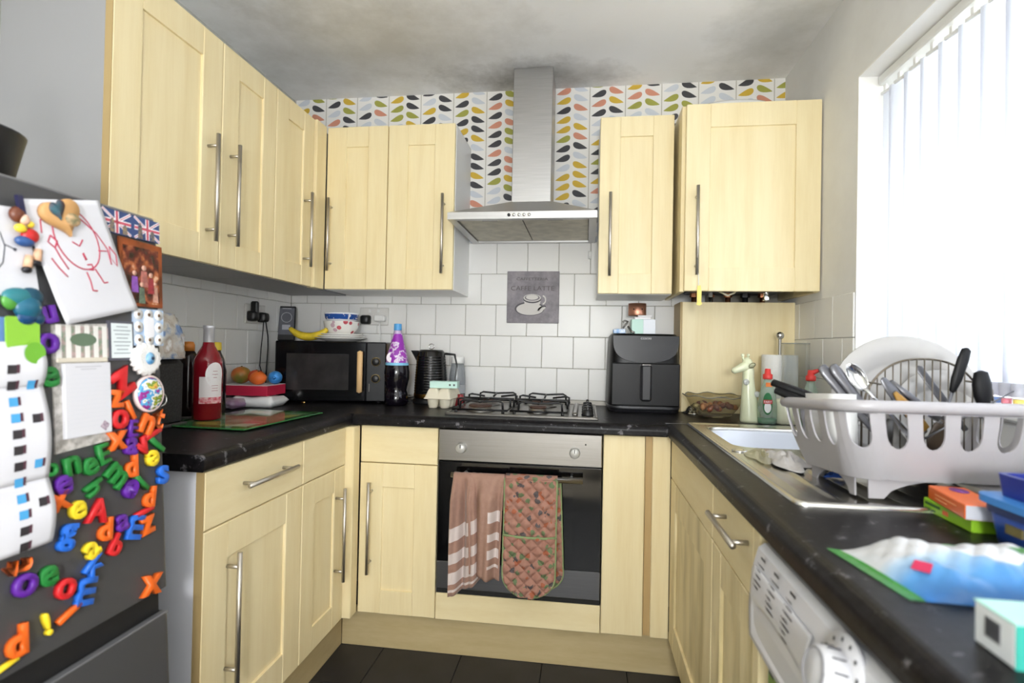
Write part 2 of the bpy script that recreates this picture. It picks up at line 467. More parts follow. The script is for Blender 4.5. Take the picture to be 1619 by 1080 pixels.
# window: reveal lining, board, frame, panes
struct('trim_1', MB().box(XR - .001, XR + .2, WY0 - .004, WY0 + .001, WZ0, WZ1), WALLW)
struct('trim_2', MB().box(XR - .001, XR + .2, WY1, WY0, WZ1 - .004, WZ1 + .001), WALLW)
struct('trim_3', MB().box(XR - .02, XR + .2, WY1, WY0, WZ0 - .03, WZ0, .006), M('window_board', (240, 240, 238), .3))
m = MB(); fx0, fx1 = XR + .2, XR + .26
for y0, y1 in ((WY0, WY0 - .06), (-1.30, -1.36), (WY1 + .06, WY1)): m.box(fx0, fx1, y0, y1, WZ0, WZ1, .006)
m.box(fx0, fx1, WY1, WY0, WZ0, WZ0 + .06, .006); m.box(fx0, fx1, WY1, WY0, WZ1 - .06, WZ1, .006)
window_1 = struct('window_1', m, M('upvc_frame', (240, 240, 240), .3))
for y0, y1 in ((WY0 - .06, -1.30), (-1.36, WY1 + .06)):
    MB().box(fx0 + .025, fx0 + .031, y0, y1, WZ0 + .06, WZ1 - .06).build('pane', GLASS, window_1)

# vertical blind
t = NT('white_blind_fabric')
df = t.n('ShaderNodeBsdfDiffuse'); df.inputs[0].default_value = rgb((242, 242, 244))
tl = t.n('ShaderNodeBsdfTranslucent'); tl.inputs[0].default_value = rgb((244, 245, 250))
mx = t.n('ShaderNodeMixShader'); mx.inputs[0].default_value = .78
t.l(df.outputs[0], mx.inputs[1]); t.l(tl.outputs[0], mx.inputs[2]); t.l(mx.outputs[0], t.out.inputs[0]); BLIND = t.m
BX = 2.41
blind = thing('vertical_blind', 'white vertical slat blind hanging in the window reveal', 'blind', (BX, -1.33, 2.0))
MB().box(BX - .02, BX + .018, WY1 + .01, WY0 - .006, 2.030, 2.060, .004).build('head_rail', WHITEPL, blind)
sb = MB(); sb.local = True
R = []
for q in range(7):
    s_ = q / 6 - .5; R.append((s_ * .089, .006 * (1 - 4 * s_ * s_)))
sb.ring([[(R[q][1] + e, R[q][0], z) for q in range(7) for e in (0,)] + [(R[6 - q][1] + .0006, R[6 - q][0], z) for q in range(7)] for z in (-.93, 0)], True, True)
sme = sb.mesh('slat'); sme.materials.append(BLIND)
cb = LB(); cb.box(-.004, .004, -.006, .006, .0, .022, .002); cb.box(-.003, .003, -.022, .022, -.006, .004, .001)
cme = cb.mesh('slat_hanger'); cme.materials.append(WHITEPL)
for i in range(17):
    y = -.676 - i * .0785
    W = Matrix.Translation((BX - .004, y, 2.006)) @ Matrix.Rotation(math.radians(9), 4, 'Z')
    for me_, nm in ((sme, 'slat'), (cme, 'slat_hanger')):
        o = bpy.data.objects.new(nm, me_); COL.objects.link(o); o.parent = blind
        o.matrix_local = WM[blind.name].inverted() @ W; WM[o.name] = W

# ------------------------------------------------------------------ kitchen units
def tY(f): return lambda v: (v[0], f - v[2], v[1])
def tXp(f): return lambda v: (f + v[2], v[0], v[1])
def tXn(f): return lambda v: (f - v[2], v[0], v[1])
def handle(parent, tf, u0, z0, u1, z1, so=.034):
    m = MB(tf); m.tube([(u0, z0, so), (u1, z1, so)], .0062, 12)
    for q in (.11, .89):
        a, b = u0 + (u1 - u0) * q, z0 + (z1 - z0) * q
        m.cyl((a, b, 0), (a, b, so), .0048, seg=10)
    return m.build('handle', HANDLE, parent)
def shaker(parent, tf, u0, u1, z0, z1, mat=MAPLE, st=.088, t=.02, name='door'):
    """face frame and recessed panel; n = 0 is the carcass face, n = t the front"""
    g = .0015; u0 += g; u1 -= g; z0 += g; z1 -= g
    m = MB(tf)
    m.box(u0, u0 + st, z0, z1, 0, t, .0022); m.box(u1 - st, u1, z0, z1, 0, t, .0022)
    m.box(u0 + st, u1 - st, z1 - st, z1, .0005, t - .0008, .001); m.box(u0 + st, u1 - st, z0, z0 + st, .0005, t - .0008, .001)
    d = m.build(name, mat, parent)
    m = MB(tf); m.box(u0 + st - .002, u1 - st + .002, z0 + st - .002, z1 - st + .002, .002, t - .008)
    m.build('door_panel', mat, d)
    return d
def slab(parent, tf, u0, u1, z0, z1, name='drawer_front', mat=MAPLEH, t=.02):
    g = .0015
    return MB(tf).box(u0 + g, u1 - g, z0 + g, z1 - g, 0, t, .0028).build(name, mat, parent)
ZD = ZB - .1435      # underside of the drawer fronts
# --- left base run (fronts face +X at .602)
XL = .602
c = thing('base_cabinet', 'maple base cabinet with a drawer over a door, at the end beside the fridge', 'cabinet', (.3, -1.15, 0), group=None)
m = MB(); m.box(.02, XL - .02, -1.369, -.945, .15, ZB - .001); m.build('carcass', MELAMINE, c)
MB().box(.02, XL - .0215, -1.385, -1.369, 0, ZB - .001, .001).build('end_panel', M('lightened_end_panel', (222, 223, 230), .45), c)  # same melamine as the carcass, lightened to offset the fridge's shade
tf = tXp(XL - .02)
d = slab(c, tf, -1.385, -.944, ZD, ZB - .003, 'drawer'); handle(d, tXp(XL), -1.264, .800, -1.031, .800)
d = shaker(c, tf, -1.385, -.944, .155, ZD); handle(d, tXp(XL), -1.297, .645, -1.297, .321)
MB().box(XL - .021, XL - .0005, -1.3858, -1.3845, .157, ZB - .004).build('edging_strip', EDGE, c)
c = thing('base_cabinet', 'maple corner base cabinet with a blank drawer front above its door, left run', 'cabinet', (.3, -.75, 0))
m = MB(); m.box(.02, XL - .02, -.944, -.60, .15, ZB - .001); m.build('carcass', MELAMINE, c)
slab(c, tf, -.943, -.642, ZD, ZB - .003, 'blank_front'); d = shaker(c, tf, -.943, -.642, .155, ZD, st=.08); handle(d, tXp(XL), -.712, .652, -.712, .322)
MB().box(XL - .03, XL + .031, -.640, -.5855, .155, ZB - .004, .003).build('corner_post', MAPLE, c)
# --- back base run (fronts face -Y at -.584)
YF = -.584; tf = tY(YF + .02)
c = thing('base_cabinet', 'narrow maple base cabinet with one tall door, left of the oven', 'cabinet', (.785, -.3, 0))
MB().box(.636, .935, YF + .02, -.02, .15, ZB - .001).build('carcass', MELAMINE, c)
slab(c, tf, .6345, .9365, ZD, ZB - .003, 'blank_front'); d = shaker(c, tf, .6345, .9365, .155, ZD); handle(d, tY(YF), .683, .652, .683, .313)
c = thing('base_cabinet', 'narrow plain maple filler unit to the right of the oven', 'cabinet', (1.61, -.3, 0))
MB().box(1.541, 1.687, YF + .02, -.02, .15, ZB - .001).build('carcass', MELAMINE, c)
slab(c, tf, 1.5395, 1.6875, .155, ZB - .003, 'front_panel', MAPLE)
MB().box(1.689, 1.712, YF + .018, YF + .1, .155, ZB - .002).build('filler_strip', M('maple_brown_strip', (186, 158, 108), .5), c)  # recessed filler, browner than the maple fronts
MB().box(1.712, 1.7745, YF + .004, YF + .03, .155, ZB - .002, .002).build('corner_post', MAPLE, c)
# --- right base run (fronts face -X at 1.775)
XF = 1.775; tf = tXn(XF + .02)
c = thing('base_cabinet', 'maple corner base cabinet under the sink, no handles in view', 'cabinet', (2.05, -.9, 0))
MB().box(XF + .021, XR - .02, -1.202, -.58, .15, .74).build('carcass', MELAMINE, c)
slab(c, tf, -1.202, -.586, ZD, ZB - .003, 'blank_front'); shaker(c, tf, -1.202, -.586, .155, ZD, MAPLE_STAIN)
c = thing('base_cabinet', 'maple base cabinet with a bar-handled drawer, beside the washing machine', 'cabinet', (2.05, -1.36, 0))
MB().box(XF + .021, XR - .02, -1.545, -1.204, .15, ZB - .05).build('carcass', MELAMINE, c)
d = slab(c, tf, -1.512, -1.204, ZD, ZB - .003, 'drawer'); handle(d, tXn(XF), -1.502, .811, -1.300, .811, .033)
shaker(c, tf, -1.512, -1.204, .155, ZD, MAPLE_STAIN, st=.075)
MB().box(XF - .001, XF + .05, -1.549, -1.5145, .0, ZB - .004, .002).build('end_post', MAPLE, c)
# plinths
def plinth(lbl, *a):
    m = MB().box(*a, .0015); o = m.build('plinth', PLINTH, None, None, ((a[0] + a[1]) / 2, (a[2] + a[3]) / 2, 0)); tag(o, lbl, 'plinth')
plinth('maple plinth board along the floor under the left cabinets', .535, .551, -1.368, -.53, 0, .149)
plinth('maple plinth board along the floor under the oven', .552, 1.829, -.53, -.514, 0, .149)
plinth('maple plinth board along the floor under the sink cabinets', 1.83, 1.846, -1.512, -.531, 0, .149)

# --- worktop: three lengths of one continuous top, each with a rounded front edge
wt = thing('worktop', 'continuous black flecked laminate worktop round three sides of the kitchen', 'worktop', (1.15, -.3, ZB))
def top_profile(front, back, sg):
    r = .022; P = [(back, ZB), (front + sg * .004, ZB), (front, ZB + .004)]
    for k in range(7):
        a = PI / 2 * k / 6
        P.append((front + sg * (r - r * math.cos(a)), ZT - r + r * math.sin(a)))
    P.append((back, ZT)); return P
def top_len(mapf, front, back, sg, a0, a1):
    P = top_profile(front, back, sg); m = MB()
    m.ring([[mapf(p, q) for p in P] for q in (a0, a1)], True, True, False); return m
top_len(lambda p, q: (p[0], q, p[1]), .612, .003, -1, -1.40, -.60).build('worktop_length', WORKTOP, wt)
m = MB(); P = top_profile(-.612, -.003, 1)
m.ring([[(x, p[0], p[1]) for p in P] for x in (.613, 1.758)], True, True, False)
m.box(.003, .613, -.60, -.003, ZB, ZT); m.box(1.758, XR - .003, -.54, -.003, ZB, ZT)
m.build('worktop_length', WORKTOP, wt)
P = top_profile(1.758, 1.86, 1); m = MB()
m.ring([[(p[0], y, p[1]) for p in P] for y in (-.541, -2.6)], True, True, False)
m.box(1.86, XR - .003, -1.56, -1.03, ZB, ZT); m.box(1.86, XR - .003, -2.6, -1.56, ZB, ZT)
m.box(2.24, XR - .003, -1.03, -.541, ZB, ZT); m.box(1.86, 2.24, -.60, -.541, ZB, ZT)
m.build('worktop_length', WORKTOP, wt)
MB().box(1.757, 2.30, -.5425, -.5405, ZT - .001, ZT + .0008).build('joint_strip', M('joint_strip', (96, 94, 96), .4), wt)

# --- wall cabinets, left run (faces +X at .320)
XW = .320; zb, zt = 1.4018, 2.1144; tf = tXp(XW - .02)
def wall_cab(lbl, x0, x1, y0, y1, body=WHITE_PANEL, z0=zb, z1=zt):
    c = thing('wall_cabinet', lbl, 'cabinet', ((x0 + x1) / 2, (y0 + y1) / 2, z0))
    MB().box(x0, x1, y0, y1, z0, z1, .0012).build('carcass', body, c); return c
c = wall_cab('maple wall cabinet above the fridge end, widest door of the left run', .002, XW - .0205, -1.3755, -.976, MELAMINE)
d = shaker(c, tf, -1.3755, -.9755, zb, zt); handle(d, tXp(XW), -1.036, 1.469, -1.036, 1.797)
MB().box(XW - .02, XW - .0005, -1.3762, -1.3745, zb + .002, zt - .002).build('edging_strip', EDGE, c)
c = wall_cab('maple wall cabinet in the middle of the left run', .002, XW - .0205, -.975, -.678, MELAMINE)
d = shaker(c, tf, -.975, -.677, zb, zt, st=.08); handle(d, tXp(XW), -.933, 1.472, -.933, 1.80)
c = wall_cab('maple corner wall cabinet, farthest of the left run', .002, XW - .0205, -.677, -.02, MELAMINE)
d = shaker(c, tf, -.676, -.398, zb, zt, st=.08); handle(d, tXp(XW), -.468, 1.477, -.468, 1.782)
MB().box(XW - .03, XW + .0115, -.396, -.3125, zb, zt, .002).build('corner_post', MAPLE, c)
# --- wall cabinets on the back wall (face -Y at -.3104)
YW = -.3104; tf = tY(YW + .02)
c = wall_cab('two-door maple wall cabinet above the microwave', .332, .909, YW + .0205, -.001)
d = shaker(c, tf, .3325, .6115, zb, zt); handle(d, tY(YW), .360, 1.48, .360, 1.795)
d = shaker(c, tf, .6125, .909, zb, zt); handle(d, tY(YW), .866, 1.469, .866, 1.804)
zb2 = 1.389
c = wall_cab('narrow single-door maple wall cabinet right of the cooker hood', 1.516, 1.811, YW + .0205, -.001, z0=zb2)
d = shaker(c, tf, 1.515, 1.8115, zb2, zt, st=.082); handle(d, tY(YW), 1.561, 1.459, 1.561, 1.796)
# --- boiler cupboard
YB = -.40
c = thing('boiler_cupboard', 'large maple cupboard housing the boiler in the right corner', 'cabinet', (2.08, -.2, 1.39))
zb3, zt3 = 1.392, 2.1135
m = MB(); m.box(1.828, 1.846, YB + .0205, -.001, zb3, zt3, .001); m.box(1.846, XR - .003, YB + .0205, -.001, zt3 - .018, zt3); m.box(XR - .02, XR - .003, YB + .0205, -.001, zb3, zt3)
m.build('carcass', MAPLE, c)
d = shaker(c, tY(YB + .02), 1.840, XR - .004, zb3, zt3, st=.09); handle(d, tY(YB), 1.882, 1.451, 1.882, 1.789)
# boiler inside, seen from below
b = thing('boiler', 'dark underside of a boiler with pipe tails, inside the corner cupboard', 'boiler', (2.09, -.2, 1.42))
MB().box(1.86, 2.31, YB + .03, -.01, 1.425, 2.08, .01).build('casing', M('boiler_casing_dark', (58, 58, 60), .6), b)
MB().box(1.90, 2.27, YB + .06, -.05, 1.412, 1.426, .004).build('base_plate', M('boiler_plate', (120, 122, 128), .5), b)
COP = M('copper_pipe', (176, 120, 88), .35, 1)
for x, r, mt in ((1.93, .011, COP), (2.0, .009, CHROME), (2.07, .011, COP), (2.14, .012, BLACKPL), (2.21, .011, COP)):
    m = MB(); m.cyl((x, -.13, 1.30), (x, -.13, 1.415), r, seg=12); m.cyl((x, -.13, 1.395), (x, -.13, 1.412), r * 1.6, seg=6, smooth=False); m.build('pipe', mt, b)
m = MB(); m.cyl((2.155, YB + .05, 1.377), (2.155, YB + .05, 1.41), .009, seg=12); m.box(2.145, 2.165, YB + .04, YB + .06, 1.362, 1.38, .003); m.build('drain_valve', CHROME, b)
m = MB(); m.tube([(2.06, YB + .10, 1.412), (2.045, YB + .08, 1.395), (2.02, YB + .07, 1.383), (1.99, YB + .08, 1.40)], .004, 8); m.build('cable', M('cream_cable', (206, 200, 176), .5), b)
o = thing('pipe_cover', 'plain maple boards hiding the pipes under the boiler cupboard', 'panel', (2.1, -.156, ZT))
MB().box(1.877, XR - .006, -.165, -.147, ZT + .0005, 1.372, .0015).build('front_board', MAPLE, o); MB().box(1.868, 1.8765, -.165, -.004, ZT + .0005, 1.372, .001).build('side_board', EDGE, o)
# key tag hanging from the boiler cupboard handle
k = thing('key_tag', 'yellow key tag hanging below the boiler cupboard handle', 'tag', (1.888, YB - .04, 1.345))
m = MB(); m.tube([(1.884, YB - .036, 1.47), (1.886, YB - .040, 1.44), (1.887, YB - .041, 1.408)], .0013, 6); m.build('string', WHITEPL, k)
m = MB(lambda v: (1.889 + v[0], YB - .040 - v[2], 1.37 + v[1]))
m.prism([(-.006, .04), (.005, .04), (.009, .015), (.008, -.02), (.011, -.03), (.003, -.036), (-.009, -.032), (-.007, -.02), (-.008, .012)], -.0015, .0015); m.build('tag_body', M('yellow_plastic_tag', (240, 214, 112), .5), k)
# white tray on top of the boiler cupboard
m = MB()
m.ring([[(2.05 + .19 * sc * math.cos(a), -.24 + .11 * sc * math.sin(a), z) for a in [2 * PI * q / 36 for q in range(36)]] for sc, z in ((.98, 2.1145), (1, 2.126), (.95, 2.142), (.8, 2.156), (.55, 2.166), (.25, 2.171), (.02, 2.172))], True, True)
o = m.build('oval_lid', CERAMIC, None, None, (2.05, -.24, 2.1145)); tag(o, 'shallow white domed lid lying on top of the boiler cupboard', 'lid')

# --- oven
ov = thing('oven', 'built-in single oven with steel control panel and black glass door', 'oven', (1.237, -.3, .15))
x0, x1 = .9395, 1.5365
MB().box(x0 + .01, x1 - .01, -.56, -.03, .26, .857).build('casing', M('oven_casing', (60, 60, 62), .5), ov)
MB().box(x0, x1, YF - .004, -.555, .7415, .8585, .003).build('control_panel', STEEL, ov)
for x in (1.026, 1.440):
    m = MB(); m.lathe([(.0, 0), (.0195, 0), (.0195, -.004), (.0175, -.019), (.015, -.0215), (0, -.022)], (x, YF - .004, .791), 24, 'Y')
    kn = m.build('knob', M('knob_silver', (188, 187, 182), .35, .3), ov)
    MB().box(x - .0016, x + .0016, YF - .0268, YF - .025, .793, .806).build('pointer', BLACKPL, kn)
MB().lathe([(0, 0), (.003, 0), (.003, -.001), (0, -.001)], (1.478, YF - .004, .822), 10, 'Y').build('indicator_light', BLACKPL, ov)
d = MB().box(x0, x1, YF - .002, -.556, .372, .738, .002).build('door', BLACKGL, ov)
MB().box(x0 + .10, x1 - .10, YF - .0027, YF - .0015, .43, .66).build('door_window', M('oven_window', (16, 16, 16), .05), d)
MB().box(x0, x1, YF - .003, -.556, .272, .3712, .002).build('door_lower_panel', steel_mat('dark_brushed_steel', (120, 120, 122), .38, (.6, .6, 60)), ov)
m = MB(); m.tube([(1.000, -.634, .702), (1.470, -.634, .702)], .0095, 14); 
for x in (1.045, 1.43): m.cyl((x, -.634, .702), (x, YF - .002, .702), .007, seg=10)
m.build('door_handle', STEEL, ov)
MB().box(x0, x1, YF + .006, -.55, .24, .2715).build('shadow_gap', M('shadow_gap_black', (14, 14, 14), .7), ov)  # black strip below the oven, shade of the gap put into its colour
MB(tY(YF + .02)).box(x0 - .002, x1 + .002, .155, .252, 0, .02, .0025).build('filler_panel', MAPLEH, ov)

# --- gas hob
hb = thing('gas_hob', 'steel four-burner gas hob set in the worktop above the oven', 'hob', (1.233, -.295, ZT))
hx0, hx1, hy0, hy1 = .944, 1.522, -.531, -.055
m = MB(); m.box(hx0, hx1, hy0, hy1, ZT - .001, .9085, .003)
for a in ((hx0, hx1, hy0, hy0 + .012), (hx0, hx1, hy1 - .012, hy1), (hx0, hx0 + .012, hy0, hy1), (hx1 - .012, hx1, hy0, hy1)): m.box(*a, .906, .9125, .003)
m.build('hob_plate', STEEL, hb)
MB().box(1.425, 1.447, hy0 + .05, hy1 - .05, .908, .922, .006).build('control_ridge', STEEL, hb)
BURN = M('burner_cap', (84, 60, 50), .55, .2)
for x, y, r in ((1.06, -.41, .050), (1.06, -.18, .036), (1.29, -.41, .036), (1.29, -.18, .050)):
    m = MB(); m.lathe([(r * 1.25, 0), (r * 1.2, .006), (r, .008), (r, .016), (r * .9, .018), (0, .018)], (x, y, .9085), 24)
    bn = m.build('burner', STEEL, hb)
    m = MB(); m.lathe([(r * .92, 0), (r * .95, .005), (r * .85, .009), (0, .0095)], (x, y, .9265), 24); m.build('burner_cap', BURN, bn)
for i, y in enumerate((-.45, -.36, -.27, -.18)):
    m = MB(); m.lathe([(.023, 0), (.024, .004), (.02, .012), (.018, .024), (.012, .026), (0, .026)], (1.484, y, .9085), 18); m.box(1.478, 1.490, y - .02, y + .02, .93, .945, .003)
    m.build('knob', BLACKPL, hb)
def grate(xa, xb):
    m = MB(); r = .0042; ya, yb = hy0 + .035, hy1 - .035; z0, z1 = .922, .958
    m.tube([(xa, ya, z0), (xb, ya, z0), (xb, yb, z0), (xa, yb, z0)], r, 8, closed=True)
    for yy in (ya + .004, yb - .004):
        m.tube([(xa + .03, yy, z0), (xa + .032, yy, z1 - .006), (xa + .045, yy, z1), ((xa + xb) / 2, yy + .004, z1 - .005), (xb - .03, yy, z1), (xb - .018, yy, z1 - .006), (xb - .016, yy, z0)], r, 8)
    for yy in (ya + .10, yb - .10):
        m.tube([(xa, yy, z0), (xa, yy, z1 - .006), (xa + .012, yy, z1 - .002), (xa + .07, yy, z1 - .01)], r, 8)
        m.tube([(xb, yy, z0), (xb, yy, z1 - .006), (xb - .012, yy, z1 - .002), (xb - .07, yy, z1 - .01)], r, 8)
    cx = (xa + xb) / 2
    for yy, yd in ((ya, .08), (yb, -.08)): m.tube([(cx, yy, z1 - .006), (cx, yy + yd, z1 - .012)], r, 8)
    m.tube([(cx, (ya + yb) / 2 - .06, z1 - .012), (cx, (ya + yb) / 2 + .06, z1 - .012)], r, 8); m.tube([(xa, (ya + yb) / 2, z0), (xa, (ya + yb) / 2, z1 - .01), (xb, (ya + yb) / 2, z1 - .01), (xb, (ya + yb) / 2, z0)], r, 8)
    for x in (xa + .015, xb - .015):
        for y in (ya, yb): m.cyl((x, y, .908), (x, y, z0), .006, seg=8)
    m.build('pan_support', BLACKMT, hb)
grate(.965, 1.178); grate(1.192, 1.405)

# --- cooker hood
hd = thing('cooker_hood', 'steel chimney cooker hood on the leaf-print back wall', 'hood', (1.218, -.2, 1.655))
ax0, ax1, ay = .930, 1.506, -.498; cx0, cx1, cy, cz = 1.139, 1.311, -.205, 1.80
m = MB()
m.ring([[(ax0, ay, 1.657), (ax1, ay, 1.657), (ax1, -.001, 1.657), (ax0, -.001, 1.657)], [(ax0, ay, 1.684), (ax1, ay, 1.684), (ax1, -.001, 1.684), (ax0, -.001, 1.684)]], True, False, False)
m.ring([[(ax0, ay, 1.684), (ax1, ay, 1.684), (ax1, -.001, 1.684), (ax0, -.001, 1.684)], [(cx0 - .004, cy - .004, cz), (cx1 + .004, cy - .004, cz), (cx1 + .004, -.001, cz), (cx0 - .004, -.001, cz)]], True, False, False)
iw = .03
m.ring([[(ax0, ay, 1.657), (ax1, ay, 1.657), (ax1, -.001, 1.657), (ax0, -.001, 1.657)], [(ax0 + iw, ay + iw, 1.657), (ax1 - iw, ay + iw, 1.657), (ax1 - iw, -iw, 1.657), (ax0 + iw, -iw, 1.657)], [(ax0 + iw, ay + iw, 1.67), (ax1 - iw, ay + iw, 1.67), (ax1 - iw, -iw, 1.67), (ax0 + iw, -iw, 1.67)]], True, False, False)
m.build('canopy', STEELV, hd)
FIL = M('hood_filter', (196, 190, 172), .5, .2, vary=.12, vs=20)
for xa, xb in ((ax0 + iw + .002, 1.216), (1.220, ax1 - iw - .002)):
    m = MB(); m.box(xa, xb, ay + iw + .002, -iw - .002, 1.664, 1.669, .001)
    f = m.build('grease_filter', FIL, hd)
    m = MB(); m.box((xa + xb) / 2 - .03, (xa + xb) / 2 + .03, ay + iw + .012, ay + iw + .022, 1.659, 1.6645, .001); m.build('filter_catch', STEEL, f)
MB().box(cx0, cx1, cy, -.001, cz - .002, CE - .002, .002).build('chimney', STEELV, hd)
for i in range(5):
    m = MB(); m.lathe([(0, 0), (.0062, 0), (.0062, -.004), (.005, -.006), (0, -.006)], (1.172 + i * .0195, ay, 1.6705), 12, 'Y'); m.build('button', CHROME if i else BLACKPL, hd)

# ------------------------------------------------------------------ sink and what lies in it
sk = thing('sink', 'stainless steel sink with ribbed drainer under the window', 'sink', (2.05, -1.05, ZT))
sx0, sx1, sy0, sy1 = 1.829, 2.285, -1.553, -.552; bx0, bx1, by0, by1 = 1.875, 2.225, -1.015, -.615
def rrect(x0, x1, y0, y1, r, n=6):
    P = []
    for (cx, cy, a0) in ((x1 - r, y1 - r, 0), (x0 + r, y1 - r, 90), (x0 + r, y0 + r, 180), (x1 - r, y0 + r, 270)):
        for k in range(n + 1):
            a = math.radians(a0 + 90 * k / n); P.append((cx + r * math.cos(a), cy + r * math.sin(a)))
    return P
m = MB()
def plate_with_hole(m, x0, x1, y0, y1, hx0, hx1, hy0, hy1, z, r):
    inn = rrect(hx0, hx1, hy0, hy1, r); out = []
    for (x, y) in inn:
        cx, cy = (hx0 + hx1) / 2, (hy0 + hy1) / 2; dx, dy = x - cx, y - cy
        k = min(((x1 - cx) if dx > 0 else (cx - x0)) / max(abs(dx), 1e-6), ((y1 - cy) if dy > 0 else (cy - y0)) / max(abs(dy), 1e-6))
        out.append((cx + dx * k, cy + dy * k))
    m.ring([[(x, y, z) for x, y in out], [(x, y, z) for x, y in inn]], True, False, False)
    return inn
zs = .9085
inn = plate_with_hole(m, sx0 + .012, sx1 - .012, -1.05, sy1 - .012, bx0, bx1, by0, by1, zs, .055)
sh = lambda P, d: [(x + (2.05 - x) * d, y + (-.815 - y) * d) for x, y in P]
m.ring([[(x, y, zs) for x, y in inn], [(x, y, zs - .004) for x, y in sh(inn, .02)], [(x, y, zs - .13) for x, y in sh(inn, .07)], [(x, y, zs - .145) for x, y in sh(inn, .14)]], True, False, True)
m.add([(x, y, zs - .145) for x, y in sh(inn, .14)], [tuple(range(len(inn)))])
m.add([(sx0 + .012, -1.05, zs), (sx1 - .012, -1.05, zs), (sx1 - .012, -1.10, zs), (sx0 + .012, -1.10, zs)], [(0, 1, 2, 3)])
m.build('bowl', SINKST, sk)
# raised rim
m = MB(); P0 = rrect(sx0, sx1, sy0, sy1, .022); P1 = rrect(sx0 + .006, sx1 - .006, sy0 + .006, sy1 - .006, .018); P2 = rrect(sx0 + .016, sx1 - .016, sy0 + .016, sy1 - .016, .012)
m.ring([[(x, y, ZT) for x, y in P0], [(x, y, ZT + .005) for x, y in P0], [(x, y, .912) for x, y in P1], [(x, y, .9085) for x, y in P2]], True, False, True)
m.build('rim', SINKST, sk)
# drainer with pressed ribs running along Y
def drn(u, v):
    x = sx0 + .012 + u * (sx1 - sx0 - .024); y = -1.10 + v * (sy0 + .012 + 1.10)
    e = min(1, max(0, (min(v, 1 - v) - .04) / .06)); e2 = min(1, max(0, (min(u, 1 - u) - .05) / .05))
    q = (u * 9) % 1
    rib = .0035 * max(0, math.cos((q - .5) * 2 * PI)) ** 3
    return (x, y, zs + e * e2 * (rib - .002))
MB().grid(drn, 108, 24, uv=False).build('drainer', SINKST, sk)
m = MB(); m.lathe([(.032, 0), (.03, .003), (.018, .004), (.016, .001), (0, .001)], (2.05, -.815, zs - .145), 20); m.build('waste', CHROME, sk)
m = MB(); m.lathe([(.019, 0), (.019, .003), (.013, .004), (.011, .002), (0, .002)], (1.868, -1.075, zs), 20); m.build('overflow', CHROME, sk)

# washing-up bowl standing in the sink
wb = MB(); P = rrect(1.885, 2.215, -1.000, -.628, .06)
sq = lambda d: [(x + (2.05 - x) * d, y + (-.814 - y) * d) for x, y in P]
wb.ring([[(x, y, .766) for x, y in sq(.16)], [(x, y, .772) for x, y in sq(.12)], [(x, y, .896) for x, y in sq(.03)], [(x, y, .902) for x, y in sq(0)], [(x, y, .897) for x, y in sq(.0)], [(x, y, .893) for x, y in sq(.04)], [(x, y, .776) for x, y in sq(.135)]], True, True)
o = wb.build('washing_up_bowl', M('pale_blue_plastic', (222, 228, 240), .35), None, None, (2.05, -.814, .766)); tag(o, 'pale bluish white washing-up bowl sitting in the sink', 'bowl')
# cloth and clutter on the drainer
def lump(c, rx, ry, h, seed, n=20):
    rnd = random.Random(seed); ph = [rnd.uniform(0, 6.28) for _ in range(8)]
    def f(u, v):
        a = 2 * PI * u; r = v
        k = 1 + .22 * math.sin(3 * a + ph[0]) + .12 * math.sin(5 * a + ph[1])
        hh = h * (1 - r ** 2) * (1 + .5 * math.sin(4 * a + ph[2] + 5 * r) + .3 * math.sin(7 * a + ph[3] - 6 * r)) + .002
        return (c[0] + rx * r * k * math.cos(a), c[1] + ry * r * k * math.sin(a), c[2] + max(hh, .0015))
    return MB().grid(f, 36, n, uv=False)
o = lump((1.935, -1.215, .909), .042, .085, .016, 3).build('dishcloth', M('grey_dishcloth', (206, 202, 200), .9, vary=.12, vs=30, bump=.3, bs=200), None, None, (1.935, -1.215, .909), solid=.0015)
tag(o, 'crumpled pale grey dishcloth on the sink drainer', 'cloth')
o = lump((1.985, -1.335, .909), .022, .016, .007, 9, 12).build('scourer', M('blue_scourer', (34, 74, 150), .8, bump=.6, bs=260), None, None, (1.985, -1.335, .909)); tag(o, 'small crumpled blue scourer on the drainer in front of the dish rack', 'scourer')
o = lump((1.893, -1.16, .909), .030, .062, .012, 14).build('plastic_wrapper', glassy('clear_yellow_film', (226, 222, 196), .12, .35), None, None, (1.893, -1.16, .909)); tag(o, 'crinkled clear plastic wrapper at the sink edge beside the dishcloth', 'wrapper')

